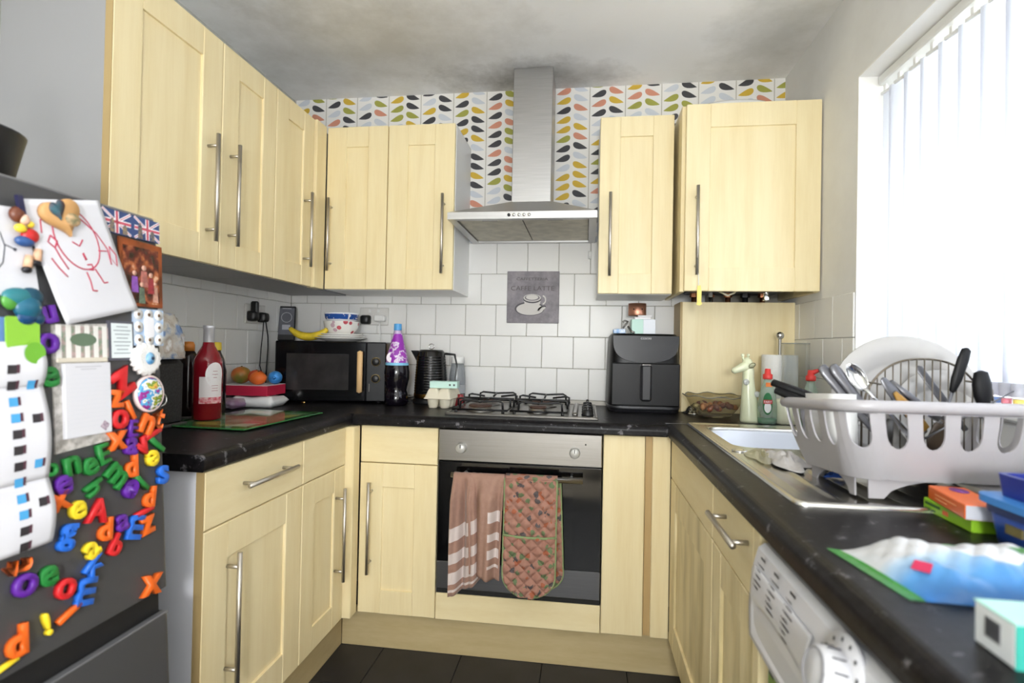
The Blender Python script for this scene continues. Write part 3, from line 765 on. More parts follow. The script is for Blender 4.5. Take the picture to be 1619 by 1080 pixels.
# ------------------------------------------------------------------ dish rack
RK = Matrix.Translation((2.080, -1.400, .9095)) @ Matrix.Rotation(math.radians(1.5), 4, 'Z') @ Matrix.Rotation(math.radians(-4.2), 4, 'X')
rk = thing('dish_rack', 'large white plastic dish rack on the sink drainer, full of cutlery', 'dish rack', mw=RK)
A, B, HB, HR = .172, .148, .030, .156       # half width, half depth, floor and rim heights
def outl(s, h, hw=A, hd=B, r=.05):
    """point on the wall: s along the rounded rectangle 0..1, h height"""
    k = (h - HB) / (HR - HB); k = max(0, min(1, k))
    ins = .030 * (1 - k) ** 1.6
    hw, hd = hw - ins, hd - ins
    L = [2 * (hw - r), PI / 2 * r, 2 * (hd - r), PI / 2 * r] * 2; T = sum(L); d = (s % 1) * T
    segs = [(-hw + r, -hd, 1, 0), None, (hw, -hd + r, 0, 1), None, (hw - r, hd, -1, 0), None, (-hw, hd - r, 0, -1), None]
    cen = {1: (hw - r, -hd + r, -90), 3: (hw - r, hd - r, 0), 5: (-hw + r, hd - r, 90), 7: (-hw + r, -hd + r, 180)}
    for i, l in enumerate(L):
        if d <= l + 1e-9:
            if segs[i]: x, y, dx, dy = segs[i]; return (x + dx * d, y + dy * d, h)
            cx, cy, a0 = cen[i]; a = math.radians(a0 + 90 * d / l); return (cx + r * math.cos(a), cy + r * math.sin(a), h)
        d -= l
    return outl(0, h)
m = LB(); NSL = 20; hb0, ht0 = .108, HR - .012
cols = []
for i in range(NSL):
    s0, s1 = i / NSL, (i + 1) / NSL; a, b_ = s0 + .2 / NSL, s1 - .2 / NSL; cs = (a + b_) / 2; rr = (b_ - a) / 2
    hh = .030
    def quad(p, q, ha, hb_): m.add([outl(p, ha), outl(q, ha), outl(q, hb_), outl(p, hb_)], [(0, 1, 2, 3)])
    for (p, q) in ((s0, a), (b_, s1)):
        for ha, hb_ in ((hb0 - hh * 0, (hb0 + ht0) / 2), ((hb0 + ht0) / 2, ht0)): quad(p, q, ha, hb_)
        for k in range(4): quad(p, q, HB + (hb0 - HB) * k / 4, HB + (hb0 - HB) * (k + 1) / 4)
    n = 8
    for k in range(n):
        t0, t1 = PI * k / n, PI * (k + 1) / n
        p, q = cs - rr * math.cos(t0), cs - rr * math.cos(t1); y0, y1 = hb0 - hh * math.sin(t0) * .8, hb0 - hh * math.sin(t1) * .8
        for g in range(3):
            m.add([outl(p, HB + (y0 - HB) * g / 3), outl(q, HB + (y1 - HB) * g / 3), outl(q, HB + (y1 - HB) * (g + 1) / 3), outl(p, HB + (y0 - HB) * (g + 1) / 3)], [(0, 1, 2, 3)])
    quad(s0, s1, ht0, HR)
    cols.append(s0)
m.add([outl(k / 56, HB) for k in range(56)], [tuple(range(56))])
RKW = M('rack_white_plastic', (172, 169, 172), .35)
body = m.build('basket', RKW, rk, solid=.0032)
m = LB(); m.tube([(lambda p: (p[0] * 1.02, p[1] * 1.03, p[2]))(outl(k / 72, HR)) for k in range(72)], [(.0105, .008)] * 72, 10, closed=True, flat=(0, 0, 1))
m.build('rim', RKW, rk)
# feet: arched skirts under each side
def arch_plate(m, p0, p1, out, h0):
    n = 16; top = HB + .004; V = []
    pts = [(0, 0), (.10, 0)]
    for k in range(n + 1):
        u = .10 + .80 * k / n; pts.append((u, (top - h0) * .86 * min(1, math.sin(PI * k / n) ** .55 * 1.0)))
    pts += [(.90, 0), (1, 0), (1, top - h0), (0, top - h0)]
    f = lambda u, h, d: (p0[0] + (p1[0] - p0[0]) * u + out[0] * d, p0[1] + (p1[1] - p0[1]) * u + out[1] * d, h0 + h)
    up = [(.90 - .80 * k / n) for k in range(n + 1)]
    for k in range(len(pts) - 5):
        (u0, a0), (u1, a1) = pts[k], pts[k + 1]
        if abs(u1 - u0) < 1e-6: continue
        for d in (0, .003):
            m.add([f(u0, a0, d), f(u1, a1, d), f(u1, top - h0, d), f(u0, top - h0, d)], [(0, 1, 2, 3)])
        m.add([f(u0, a0, 0), f(u1, a1, 0), f(u1, a1, .003), f(u0, a0, .003)], [(0, 1, 2, 3)])
    m.add([f(.9, 0, 0), f(1, 0, 0), f(1, top - h0, 0), f(.9, top - h0, 0)], [(0, 1, 2, 3)]); m.add([f(.9, 0, .003), f(1, 0, .003), f(1, top - h0, .003), f(.9, top - h0, .003)], [(0, 1, 2, 3)])
    for u in (0, 1): m.add([f(u, 0, 0), f(u, 0, .003), f(u, top - h0, .003), f(u, top - h0, 0)], [(0, 1, 2, 3)])
for p0, p1, o_ in (((-.118, -.108), (.128, -.108), (0, 1)), ((-.118, .108), (.128, .108), (0, 1)), ((-.130, -.085), (-.130, .085), (1, 0)), ((.134, -.085), (.134, .085), (1, 0))):
    m = LB(); arch_plate(m, p0, p1, o_, -.004 + (0.008 if o_ == (0, 1) and p0[1] > 0 else 0)); m.build('foot', RKW, rk)
# cutlery holder in the left corner
m = LB(); P = rrect(-.140, -.090, -.03, .10, .015)
m.ring([[(x, y, .036) for x, y in P], [(x, y, .176) for x, y in P]], True, False, True); m.build('cutlery_holder', WHITEPL, rk, solid=.0025)

# things in the rack
PLATEM = M('plate_china', (178, 176, 174), .18)
def dinner_plate(name, lbl, c, R, ax, mat=PLATEM, group=None):
    """plate standing on edge; ax = direction the face looks"""
    z = Vector(ax).normalized(); x = Vector((0, 0, 1)).cross(z).normalized(); y = z.cross(x)
    W = basis(c, x, y); o = thing(name, lbl, 'plate', mw=W, group=group)
    m = LB(); m.lathe([(0, 0), (R * .58, .001), (R * .66, .004), (R * .70, .014), (R * .98, .027), (R, .029), (R * .99, .031), (R * .71, .0185), (R * .63, .006), (R * .58, .0045), (0, .0045)], (0, 0, 0), 48, 'Z')
    m.build('plate_body', mat, o); m = LB(); m.lathe([(R * .50, 0), (R * .52, -.004), (R * .55, -.004), (R * .56, 0)], (0, 0, 0), 40, 'Z', cap=False); m.build('foot_ring', mat, o)
    return o
dinner_plate('plate', 'large white dinner plate standing upright at the back of the dish rack', (2.150, -1.255, 1.058), .145, (-.10, -1, .20))
dinner_plate('plate', 'smaller white plate half hidden at the right end of the dish rack', (2.215, -1.275, 1.035), .095, (-.12, -1, .26))
WIRE = M('dull_steel_wire', (120, 112, 100), .35, 1)
wr = thing('plate_stand', 'arched wire grille standing in the dish rack in front of the white plate', 'wire rack', (2.12, -1.375, .95))
def arc(x): # height of the arch over x
    q = (x - 2.128) / .112; return 1.045 + .112 * max(0, 1 - abs(q) ** 2.4) ** .55
N = 30; xs = [2.016 + .224 * k / N for k in range(N + 1)]
m = MB(); m.tube([(2.016, -1.375, .955)] + [(x, -1.375, arc(x)) for x in xs] + [(2.24, -1.375, .955)], .0022, 8); m.build('frame', WIRE, wr)
for k in range(15):
    x = 2.029 + k * .0142
    MB().cyl((x, -1.3765, .955), (x, -1.3765, arc(x)), .0013, seg=6).build('wire', WIRE, wr)
m = MB(); m.tube([(2.012, -1.385, 1.04), (2.010, -1.385, 1.10), (2.014, -1.385, 1.109), (2.035, -1.38, 1.108), (2.05, -1.376, 1.105)], .0018, 8); m.build('hook_wire', WIRE, wr)
m = MB(); m.tube([(2.20, -1.376, 1.116), (2.235, -1.38, 1.112), (2.245, -1.38, 1.10), (2.252, -1.38, 1.0)], .0018, 8); m.build('hook_wire', WIRE, wr)
GRIP = M('black_grip', (18, 18, 20), .5, spec=.25)
GREYGRIP = M('grey_steel_handle', (104, 104, 108), .3, .6)
def utensil(name, lbl, cat, a, b, parts, group=None):
    """a = upper end, b = lower end; parts = [(name, mat, [(t, w, d, side)])] rounded bars along a-b"""
    A_, B_ = Vector(a), Vector(b); o = thing(name, lbl, cat, a, group=group)
    d = (B_ - A_).normalized(); side = Vector((.99, .13, 0)); side = (side - d * side.dot(d)).normalized(); dep = d.cross(side)
    for nm, mat, st in parts:
        m = MB(); m.tube([A_ + (B_ - A_) * t + dep * (s[0] if s else 0) for t, w, dd, *s in st], [(w, dd) for t, w, dd, *s in st], 12, flat=tuple(side)); m.build(nm, mat, o)
    return o
for lbl, a, b in (('upper black knife handle poking out left of the dish rack', (1.882, -1.27, 1.098), (2.06, -1.36, 1.030)), ('lower black knife handle poking out left of the dish rack', (1.884, -1.285, 1.082), (2.06, -1.38, 1.010))):
    utensil('kitchen_knife', lbl, 'knife', a, b, [('grip', GRIP, [(-.01, .004, .004), (0, .010, .007), (.2, .012, .008), (.45, .010, .008), (.62, .009, .007), (.64, .004, .004)]), ('blade', STEEL, [(.63, .002, .001), (.66, .012, .001), (.95, .010, .001), (1.05, .002, .001)])])
for lbl, a, b in (('grey steel fork handle, farthest left in the cutlery holder', (1.930, -1.40, 1.138), (2.030, -1.42, 1.00)), ('broad grey steel handle second from the left in the cutlery holder', (1.948, -1.405, 1.140), (2.045, -1.42, 1.0))):
    utensil('fork', lbl, 'fork', a, b, [('grip', GREYGRIP, [(-.015, .003, .002), (0, .009, .004), (.08, .012, .005), (.4, .010, .004), (.7, .007, .003), (1, .004, .002)])])
sp = thing('spoon', 'shiny steel spoon with its bowl up beside the wire grille', 'spoon', (1.978, -1.41, 1.14))
A_, B_ = Vector((1.9745, -1.41, 1.145)), Vector((2.028, -1.42, 1.055)); d = (B_ - A_).normalized(); sd = Vector((-d.z, 0, d.x)).normalized()
m = MB(); V = []
for j in range(9):
    t = j / 8; w = .0155 * math.sin(PI * min(1, .04 + t * .92)) ** .6; c_ = A_ + d * (.058 * t)
    V.append([tuple(c_ + sd * w * math.cos(PI * k / 8) + Vector((0, .010, 0)) * math.sin(PI * k / 8) * math.sin(PI * min(1, .05 + t * .9))) for k in range(9)])
m.ring(V, False, False); m.build('bowl', CHROME, sp, solid=.0012)
m = MB(); m.tube([A_ + d * .055, A_ + d * .075 + Vector((.004, -.004, 0)), B_ + Vector((.012, 0, .004)), B_ + Vector((.06, -.01, -.06))], [(.004, .002), (.003, .002), (.004, .0015), (.006, .001)], 8, flat=tuple(sd)); m.build('stem', CHROME, sp)
utensil('spatula', 'steel and amber spatula leaning in the dish rack', 'spatula', (2.026, -1.43, 1.118), (2.100, -1.43, 1.02), [('blade', GREYGRIP, [(-.02, .002, .002), (0, .006, .002), (.2, .011, .002), (.6, .012, .002), (1, .006, .003)]), ('amber_edge', M('amber_plastic', (152, 112, 40), .3), [(.25, .004, .003, .004), (.5, .012, .003, .004), (.95, .012, .003, .004)])])
utensil('turner', 'bright steel turner edge next to the amber spatula', 'spatula', (2.045, -1.42, 1.110), (2.120, -1.43, 1.045), [('blade', CHROME, [(-.02, .002, .001), (.05, .006, .0015), (.4, .010, .0015), (.9, .006, .0015), (1.1, .003, .002)]), ('shank', GREYGRIP, [(-.05, .003, .003, .006), (.3, .006, .003, .006), (1, .007, .003, .006)])])
utensil('table_knife', 'grey table knife slanting across the wire grille', 'knife', (2.132, -1.35, 1.140), (2.205, -1.36, 1.03), [('blade', GREYGRIP, [(-.02, .003, .001), (.02, .008, .0015), (.5, .009, .0015), (.7, .008, .002), (1.1, .006, .003)])])
utensil('slotted_spatula', 'tall black-handled utensil sticking up from the dish rack', 'spatula', (2.187, -1.40, 1.176), (2.132, -1.40, .99), [('grip', GRIP, [(-.02, .003, .003), (0, .009, .005), (.1, .011, .006), (.3, .010, .006), (.42, .006, .004), (.44, .003, .002)]), ('shank', GREYGRIP, [(.42, .004, .002), (.6, .003, .002), (.75, .003, .002)]), ('head', M('brown_black_head', (56, 44, 32), .4), [(.72, .004, .002), (.78, .014, .003), (.95, .018, .003), (1.05, .010, .003)])])
utensil('peeler', 'short fat black-handled utensil with a grey collar, right end of the dish rack', 'utensil', (2.212, -1.40, 1.134), (2.222, -1.40, 1.02), [('grip', GRIP, [(-.03, .003, .003), (0, .012, .008), (.2, .0175, .010), (.4, .016, .010), (.55, .010, .008), (.57, .009, .007)]), ('collar', GREYGRIP, [(.54, .0105, .008), (.75, .0105, .008)]), ('shank', STEEL, [(.74, .004, .003), (1, .004, .003)])])
utensil('skewer', 'thin dark skewer slanting out at the right end of the dish rack', 'skewer', (2.268, -1.40, 1.100), (2.10, -1.42, 1.005), [('rod', GREYGRIP, [(0, .0012, .0012), (.5, .0018, .0018), (1, .002, .002)])])
utensil('tongs', 'dark steel tongs seen through the rack\'s front slots', 'tongs', (2.03, -1.45, 1.045), (2.005, -1.46, .955), [('arm', M('dark_steel', (70, 68, 66), .35, .8), [(0, .006, .004), (.3, .012, .005), (1, .016, .005)])])

# jar and paint pots on the window board
m = MB()
for i, (y, c_) in enumerate(((-1.185, (120, 150, 205)), (-1.215, (232, 140, 156)), (-1.248, (240, 214, 110)), (-1.140, (206, 160, 206)))):
    p = thing('paint_pot', '%s paint pot with a clear tub on the window board behind the dish rack' % ('blue', 'pink', 'yellow', 'lilac')[i], 'pot', (2.385, y, WZ0))
    MB().lathe([(0, 0), (.008, 0), (.009, .002), (.009, .012), (0, .012)], (2.385, y, WZ0), 18).build('paint', M('paint_%d' % i, c_, .4), p)
    m = MB(); m.lathe([(.0092, .012), (.0125, .016), (.0135, .045), (.013, .045), (.0112, .017)], (2.385, y, WZ0), 18, cap=False); m.build('clear_tub', glassy('clear_tub_plastic', (236, 236, 240), .1, .25), p)

# ------------------------------------------------------------------ right worktop
def carton(name, lbl, cat, c, size, rz, mats, b=.0015, ends=None, group=None):
    """box standing on c; mats = body, end material (+-x ends)"""
    o = thing(name, lbl, cat, c, rz, group)
    sx, sy, sz = (q / 2 for q in size)
    m = LB(); m.box(-sx, sx, -sy, sy, 0, size[2], b); m.build('carton', mats[0], o)
    if len(mats) > 1:
        for s in (-1, 1):
            m = LB(); m.box(s * sx, s * (sx + .0006), -sy + .001, sy - .001, .001, size[2] - .001); m.build('end_flap', mats[1], o)
    return o
def facing(o, kind, x, y):
    """world matrix of a lettering plane on a thing: kind = 'top', '-y', '+x', '-x', '+y' in the thing's own frame"""
    W = WM[o.name]
    L = {'top': basis((x[0], x[1], x[2]), (1, 0, 0), (0, 1, 0)), '-y': basis(x, (1, 0, 0), (0, 0, 1)), '+x': basis(x, (0, 1, 0), (0, 0, 1)), '-x': basis(x, (0, -1, 0), (0, 0, 1)), '+y': basis(x, (-1, 0, 0), (0, 0, 1))}[kind]
    return W @ L
GREENC = M('lime_card', (140, 190, 40), .45); ORANGEC = M('orange_card', (232, 108, 40), .4); GREYC = M('grey_card', (196, 198, 206), .5)
INKG = M('dark_green_ink', (52, 92, 40), .6); INKD = M('dark_ink', (46, 46, 52), .6); WHITEINK = M('white_ink', (240, 240, 240), .5)
gb = carton('food_carton', 'flat lime green carton under the orange carton on the right worktop', 'box', (2.072, -1.588, ZT), (.122, .062, .021), math.radians(-92), (GREENC,))
for i, (w, h) in enumerate(((.040, .006), (.028, .004))):
    MB(); q = LB(); q.box(-.055, -.055 + w, -.0316, -.031, .012 - i * .008, .012 - i * .008 + h * .7); q.build('print_bar', INKG, gb)
q = LB(); q.box(-.008, .006, -.0316, -.031, .007, .014); q.build('print_bar', M('orange_ink', (226, 110, 60), .5), gb)
oc = carton('food_carton', 'orange carton with a purple oval lying on the lime green carton', 'box', (2.061, -1.599, ZT + .0212), (.122, .052, .022), math.radians(-99.5), (ORANGEC, GREYC))
q = LB(); q.lathe([(0, 0), (.024, 0), (.024, .0006), (0, .0006)], (0, 0, 0), 24); q.bm.transform(Matrix.Translation((-.034, .006, .022)) @ Matrix.Diagonal((.75, .5, 1, 1))); q.build('purple_oval', M('purple_ink', (120, 50, 140), .4), oc)
for i in range(2):
    q = LB(); q.box(-.035, .035 - i * .03, -.0264, -.0259, .012 - i * .006, .0136 - i * .006); q.build('print_bar', M('pale_orange_ink', (246, 176, 120), .5), oc)
# blue tub with a dark blue tray
BLUE = M('royal_blue_plastic', (36, 78, 168), .35); LBLUE = M('sky_blue_plastic', (64, 132, 204), .35); NAVY = M('navy_plastic', (26, 42, 132), .35)
tb = thing('storage_tub', 'blue plastic tub with a paler rim at the right edge of the worktop', 'tub', (2.158, -1.760, ZT), math.radians(0))
m = LB(); P = rrect(-.125, .125, -.085, .085, .02); Q = rrect(-.133, .133, -.093, .093, .022)
m.ring([[(x * .93, y * .90, 0) for x, y in P], [(x, y, .058) for x, y in P]], True, True, True); m.build('tub', BLUE, tb)
m = LB(); m.ring([[(x, y, .056) for x, y in P], [(x, y, .058) for x, y in Q], [(x, y, .068) for x, y in Q], [(x * .97, y * .95, .070) for x, y in P]], True, True, False); m.build('rim', LBLUE, tb)
m = LB(); m.ring([[(x, y, .046) for x, y in rrect(-.1265, .1265, -.0865, .0865, .02)], [(x, y, .056) for x, y in rrect(-.1265, .1265, -.0865, .0865, .02)]], True, False, True); m.build('band', M('dark_blue_band', (30, 50, 104), .4), tb)
m = LB(); m.box(-.1252, -.1225, .012, .040, .025, .037); m.build('clip_label', M('dull_gold_label', (110, 100, 60), .5), tb)
tr = thing('tray', 'dark navy open tray sitting on top of the blue tub', 'tray', (2.165, -1.770, ZT + .0702), math.radians(0))
m = LB(); P = rrect(-.122, .118, -.075, .075, .008)
m.ring([[(x, y, 0) for x, y in P], [(x * 1.03, y * 1.04, .030) for x, y in P], [(x * .98, y * .96, .030) for x, y in P], [(x * .96, y * .94, .006) for x, y in P]], True, True, False); m.build('tray_body', NAVY, tr)
o = lump((2.165, -1.765, ZT + .0765), .06, .045, .024, 21).build('paper_tissue', M('white_tissue', (238, 238, 240), .9), None, None, (2.165, -1.765, ZT + .0765), solid=.001); tag(o, 'crumpled white tissue lying in the navy tray', 'tissue')
# pack of wipes: a soft pouch with sealed green end
t = NT('wipes_pouch_print'); uvn = t.n('ShaderNodeUVMap'); sp_ = t.n('ShaderNodeSeparateXYZ'); t.l(uvn.outputs[0], sp_.inputs[0])
u_, v_ = sp_.outputs[0], sp_.outputs[1]
nz = t.noise((1, 1, 1), 16, 3)
wv = t.math('ADD', v_, t.math('MULTIPLY_ADD', nz, .22, -.11))
blue = t.ramp(wv, [(.0, rgb((44, 104, 168))), (.22, rgb((80, 140, 194))), (.40, rgb((160, 184, 206))), (.5, rgb((196, 198, 202)))])
dx = t.math('SUBTRACT', u_, .62); dy = t.math('SUBTRACT', wv, .46)
e = t.math('ADD', t.math('MULTIPLY', t.math('MULTIPLY', dx, dx), 30), t.math('MULTIPLY', t.math('MULTIPLY', dy, dy), 34))
blue = t.mix(t.math('LESS_THAN', e, 1), blue, rgb((206, 208, 212)))
gw = t.math('ABSOLUTE', t.math('SUBTRACT', t.math('MULTIPLY_ADD', u_, -.62, 1.10), v_))
blue = t.mix(t.math('MULTIPLY', t.math('LESS_THAN', gw, .055), t.math('GREATER_THAN', u_, .42)), blue, rgb((84, 142, 84)))
blue = t.mix(t.math('LESS_THAN', u_, .075), blue, rgb((60, 134, 60)))
t.l(blue, t.b.inputs['Base Color']); t.b.inputs['Roughness'].default_value = .28; t.bump(t.noise((1, 1, 1), 28, 3), .5, .006)
wp = thing('wipes_pack', 'white and blue soft pack of wipes with a green sealed end, on the near worktop', 'wipes', (1.930, -1.827, ZT), math.radians(1))
def wf(top):
    def f(u, v):
        ed = min(1, max(0, u - .07) / .22, (1 - u) / .1) ; ed = max(0, ed) ** .7; sv = max(0, math.sin(PI * v)) ** .55
        h = .034 * ed * sv * (1 + .16 * math.sin(9 * u + 2) * math.sin(5 * v) + .07 * math.sin(23 * u + 9 * v) + .07 * abs(math.sin(25 * u - 16 * v)) + .02 * math.sin(47 * u + 25 * v))
        x = -.125 + .20 * u; y = (-.073 + .146 * v) * (1 - .06 * math.sin(PI * u)) - .010 * math.sin(3 * u) + .018 * (1 - u) * 0
        return (x + .02 * (v - .5) * -1, y, (.0012 + h) if top else .0005)
    return f
m = LB(); m.grid(wf(True), 90, 40); m.grid(wf(False), 20, 10); m.build('pouch', t.m, wp)
q = LB(); q.bm.verts.ensure_lookup_table()
q.add([(-.092, -.034, .0205), (-.081, -.022, .026), (-.070, -.036, .027), (-.081, -.049, .0215)], [(0, 1, 2, 3)]); q.build('red_diamond', M('crimson_print', (196, 40, 84), .4), wp, solid=.001)
# mint and white carton in the near corner
mc = carton('tablet_carton', 'white and mint green carton in the nearest corner of the right worktop', 'box', (1.894, -2.001, ZT), (.130, .048, .038), math.radians(0), (M('white_card', (226, 230, 232), .45),))
q = LB(); q.box(-.0652, .0652, -.0242, .0242, .0368, .0384); q.build('lid_panel', M('mint_card', (176, 226, 214), .45), mc)
q = LB(); q.box(-.0648, .0652, -.0245, -.0236, .0005, .0375); q.build('mint_side', M('teal_card', (54, 160, 146), .45), mc)
q = LB(); q.box(-.0656, -.0650, -.008, .010, .012, .030); q.build('barcode', M('barcode_grey', (120, 120, 124), .6), mc)
for k in range(7):
    q = LB(); q.box(-.0659, -.0655, -.007 + k * .0023, -.0058 + k * .0023, .014, .029); q.build('barcode_bar', INKD, mc)
# --- washing machine
wm_ = thing('washing_machine', 'white front-loading washing machine under the right worktop', 'washing machine', (2.05, -1.87, 0))
WHT = M('white_appliance', (206, 206, 210), .3)
MB().box(XF + .03, XR - .03, -2.172, -1.578, .015, .845, .006).build('cabinet', WHT, wm_)
m = MB(); pr = [(XF + .04, .846), (XF - .002, .846), (XF - .012, .838), (XF - .022, .800), (XF - .026, .745), (XF - .024, .690), (XF + .04, .690)]
m.ring([[(x, y, z) for x, z in pr] for y in (-2.174, -1.576)], True, True, False); m.build('control_panel', WHT, wm_)
def pan(z):   # x of the panel's face at height z
    for (xa, za), (xb, zb_) in zip(pr[1:-1], pr[2:-1]):
        if zb_ <= z <= za: return xa + (xb - xa) * (za - z) / (za - zb_)
    return XF - .024
# detergent drawer with a scooped grip
m = MB()
m.grid(lambda u, v: (pan(.815 - .115 * v) - .0035 + (.014 * max(0, math.sin(PI * u)) ** .6 * max(0, math.sin(PI * min(1, max(0, (v - .40) / .58)))) if v > .4 else 0), -1.590 - .225 * u, .815 - .115 * v), 28, 22, uv=False)
m.build('detergent_drawer', WHT, wm_, solid=.002)
for y, n_ in ((-1.612, 6), (-1.672, 7), (-1.735, 8)):
    hgt = .812
    for k in range(n_):
        z = .836 - k * .0085 - (.003 if k else 0)
        L_ = (.020 if k == 0 else .014 + .018 * ((k * 7 + n_) % 5) / 5); th = .0044 if k == 0 else .0028
        q = MB(); x = pan(z) - .0060
        q.add([(x, y, z), (x, y - L_, z), (x + .0002, y - L_, z - th), (x + .0002, y, z - th)], [(0, 1, 2, 3)]); q.build('print_line', INKD, wm_)
        if k:
            q = MB(); q.add([(x, y + .005, z), (x, y + .0025, z), (x, y + .0025, z - .0022), (x, y + .005, z - .0022)], [(0, 1, 2, 3)]); q.build('print_dot', INKD, wm_)
zc_ = .806; xk = pan(zc_)
DW = Matrix.Translation((xk, -1.885, zc_)) @ Matrix.Rotation(math.radians(14.7), 4, 'Y')
m = MB(); m.lathe([(.049, .002), (.048, -.0025), (0, -.0025)], (0, 0, 0), 32, 'X'); m.bm.transform(DW); dial = m.build('dial_ring', WHT, wm_)
m = MB(); m.lathe([(.030, -.001), (.028, -.024), (.024, -.028), (0, -.028)], (0, 0, 0), 32, 'X'); m.bm.transform(DW); kn = m.build('programme_dial', WHT, wm_)
m = MB(); m.lathe([(.0245, -.0275), (.0225, -.0295), (.0215, -.0275)], (0, 0, 0), 32, 'X', cap=False); m.bm.transform(DW); m.build('dial_ring_line', M('dial_grey_line', (150, 150, 156), .4), kn)
for k in range(14):
    a = 2 * PI * k / 14
    q = MB(); y, z = .040 * math.cos(a), .040 * math.sin(a); q.box(-.0032, -.002, y - .0016, y + .0016, z - .0022, z + .0022); q.bm.transform(DW); q.build('dial_mark', INKD, dial)
for k in range(12):
    a = 2 * PI * k / 12; q = MB(); c_, s_ = math.cos(a), math.sin(a)
    q.tube([(-.006, .0298 * c_, .0298 * s_), (-.020, .0288 * c_, .0288 * s_)], .0009, 5); q.bm.transform(DW); q.build('grip_line', INKD, kn)
q = MB(); q.box(XF - .0005, XF + .032, -1.612, -1.58, .60, .688, .001); 
m = MB(); m.lathe([(.17, 0), (.175, -.012), (.165, -.03), (.13, -.032), (.12, -.02), (0, -.02)], (XF + .03, -1.87, .40), 40, 'X'); dr = m.build('door', WHT, wm_)
m = MB(); m.lathe([(.118, -.02), (.09, -.034), (0, -.04)], (XF + .03, -1.87, .40), 36, 'X'); m.build('door_glass', BLACKGL, dr)
MB().box(XF + .004, XF + .031, -2.172, -1.578, .02, .686, .006).build('front_panel', WHT, wm_)
q = MB(); q.box(XF + .003, XF + .0045, -1.625, -1.588, .620, .682); q.build('energy_sticker', M('green_sticker', (120, 150, 70), .5), wm_)
q = MB(); q.box(XF + .0024, XF + .0034, -1.612, -1.592, .640, .668); q.build('sticker_mark', INKD, wm_)

# ------------------------------------------------------------------ behind the sink
fb = thing('glass_bowl', 'scalloped clear glass bowl of brown sweets at the far right corner', 'bowl', (1.980, -.305, ZT))
m = MB(); n = 48
R_ = []
for r, z in ((.001, .012), (.055, .010), (.062, .004), (.066, .010), (.090, .040), (.106, .074), (.118, .086)):
    R_.append([(1.980 + r * math.cos(2 * PI * k / n) * (1 + (.03 * math.cos(8 * 2 * PI * k / n) if r > .11 else 0)), -.305 + r * math.sin(2 * PI * k / n), ZT + z + (.004 * math.cos(8 * 2 * PI * k / n) if r > .11 else 0)) for k in range(n)])
m.ring(R_, True, True); m.build('bowl', glassy('smoky_glass', (232, 228, 214), .03, .06), fb)
m = MB(); m.tube([(1.980 + .118 * math.cos(2 * PI * k / n) * (1 + .03 * math.cos(16 * PI * k / n)), -.305 + .118 * math.sin(2 * PI * k / n), ZT + .086 + .004 * math.cos(16 * PI * k / n)) for k in range(n)], .0018, 6, closed=True); m.build('rim', glassy('glass_rim', (170, 168, 158), .05, .4), fb)
rnd = random.Random(5)
for i in range(34):
    a, r = rnd.uniform(0, 6.28), .082 * math.sqrt(rnd.random()); z = ZT + .026 + .026 * rnd.random() * (1 - r / .12) + r * .18
    m = LB(); m.sphere((0, 0, 0), .013, 10, 7, (1.2, .9, .75)); k = 5
    c_ = [(150, 92, 56), (126, 70, 46), (186, 132, 90), (172, 160, 120), (112, 64, 60)][i % 5]
    o = m.build('sweet', M('sweet_%d' % (i % 5), c_, .3), None, None, (0, 0, 0)); o.location = (1.980 + r * math.cos(a), -.305 + r * math.sin(a), z); o.rotation_euler = (rnd.uniform(-1, 1), rnd.uniform(-1, 1), rnd.uniform(0, 6))
    tag(o, 'brown wrapped sweet among the sweets in the scalloped glass bowl', 'sweet', 'sweets in the glass bowl')
# small black stand and foil behind the air fryer
o = lump((1.915, -.215, ZT), .036, .03, .018, 31).build('foil_scrap', M('silver_foil', (200, 200, 196), .25, 1), None, None, (1.915, -.215, ZT), solid=.0008); tag(o, 'scrap of silver foil between the air fryer and the glass bowl', 'foil')
m = MB(); m.tube([(1.886, -.235, ZT + .010), (1.918, -.235, ZT + .046)], .0032, 8); m.tube([(1.886, -.235, ZT + .0045), (1.945, -.228, ZT + .0035)], .0032, 8); m.tube([(1.886, -.235, ZT + .0045), (1.886, -.235, ZT + .012)], .0032, 8); o = m.build('wire_clip', BLACKPL, None, None, (1.905, -.235, ZT)); tag(o, 'bent black wire clip standing beside the air fryer', 'clip')
# giraffe
GIR = M('cream_green_glaze', (226, 230, 196), .2); GSP = M('grey_glaze_patch', (186, 188, 182), .25)
gf = thing('giraffe_ornament', 'cream ceramic giraffe ornament beside the washing-up liquid', 'ornament', (2.070, -.425, ZT))
gx, gy = 2.070, -.425
m = MB()
prof = [(0, .036, .030, .012), (.010, .037, .031, .012), (.05, .033, .027, .010), (.09, .028, .023, .007), (.13, .023, .020, .004), (.165, .020, .018, .003), (.19, .020, .018, .003), (.215, .020, .017, .001), (.232, .016, .015, -.002), (.240, .006, .006, -.003)]
m.ring([[(gx + dx_ + a * math.cos(2 * PI * k / 20), gy + b_ * math.sin(2 * PI * k / 20), ZT + z) for k in range(20)] for z, a, b_, dx_ in prof]); m.build('body', GIR, gf)
m = MB(); hd_ = [(.006, .209, .016), (-.012, .206, .0185), (-.028, .199, .015), (-.040, .193, .012), (-.050, .189, .0115), (-.056, .187, .006)]
m.tube([(gx + x, gy - .004, ZT + z) for x, z, r in hd_], [r for x, z, r in hd_], 16); m.build('head', GIR, gf)
for s in (-1, 1):
    m = MB(); m.tube([(gx - .006 + s * .009, gy + s * .004, ZT + .228), (gx - .008 + s * .011, gy + s * .004, ZT + .246)], [.0032, .004], 8); m.sphere((gx - .008 + s * .011, gy + s * .004, ZT + .248), .0062, 10, 8); m.build('horn', GIR, gf)
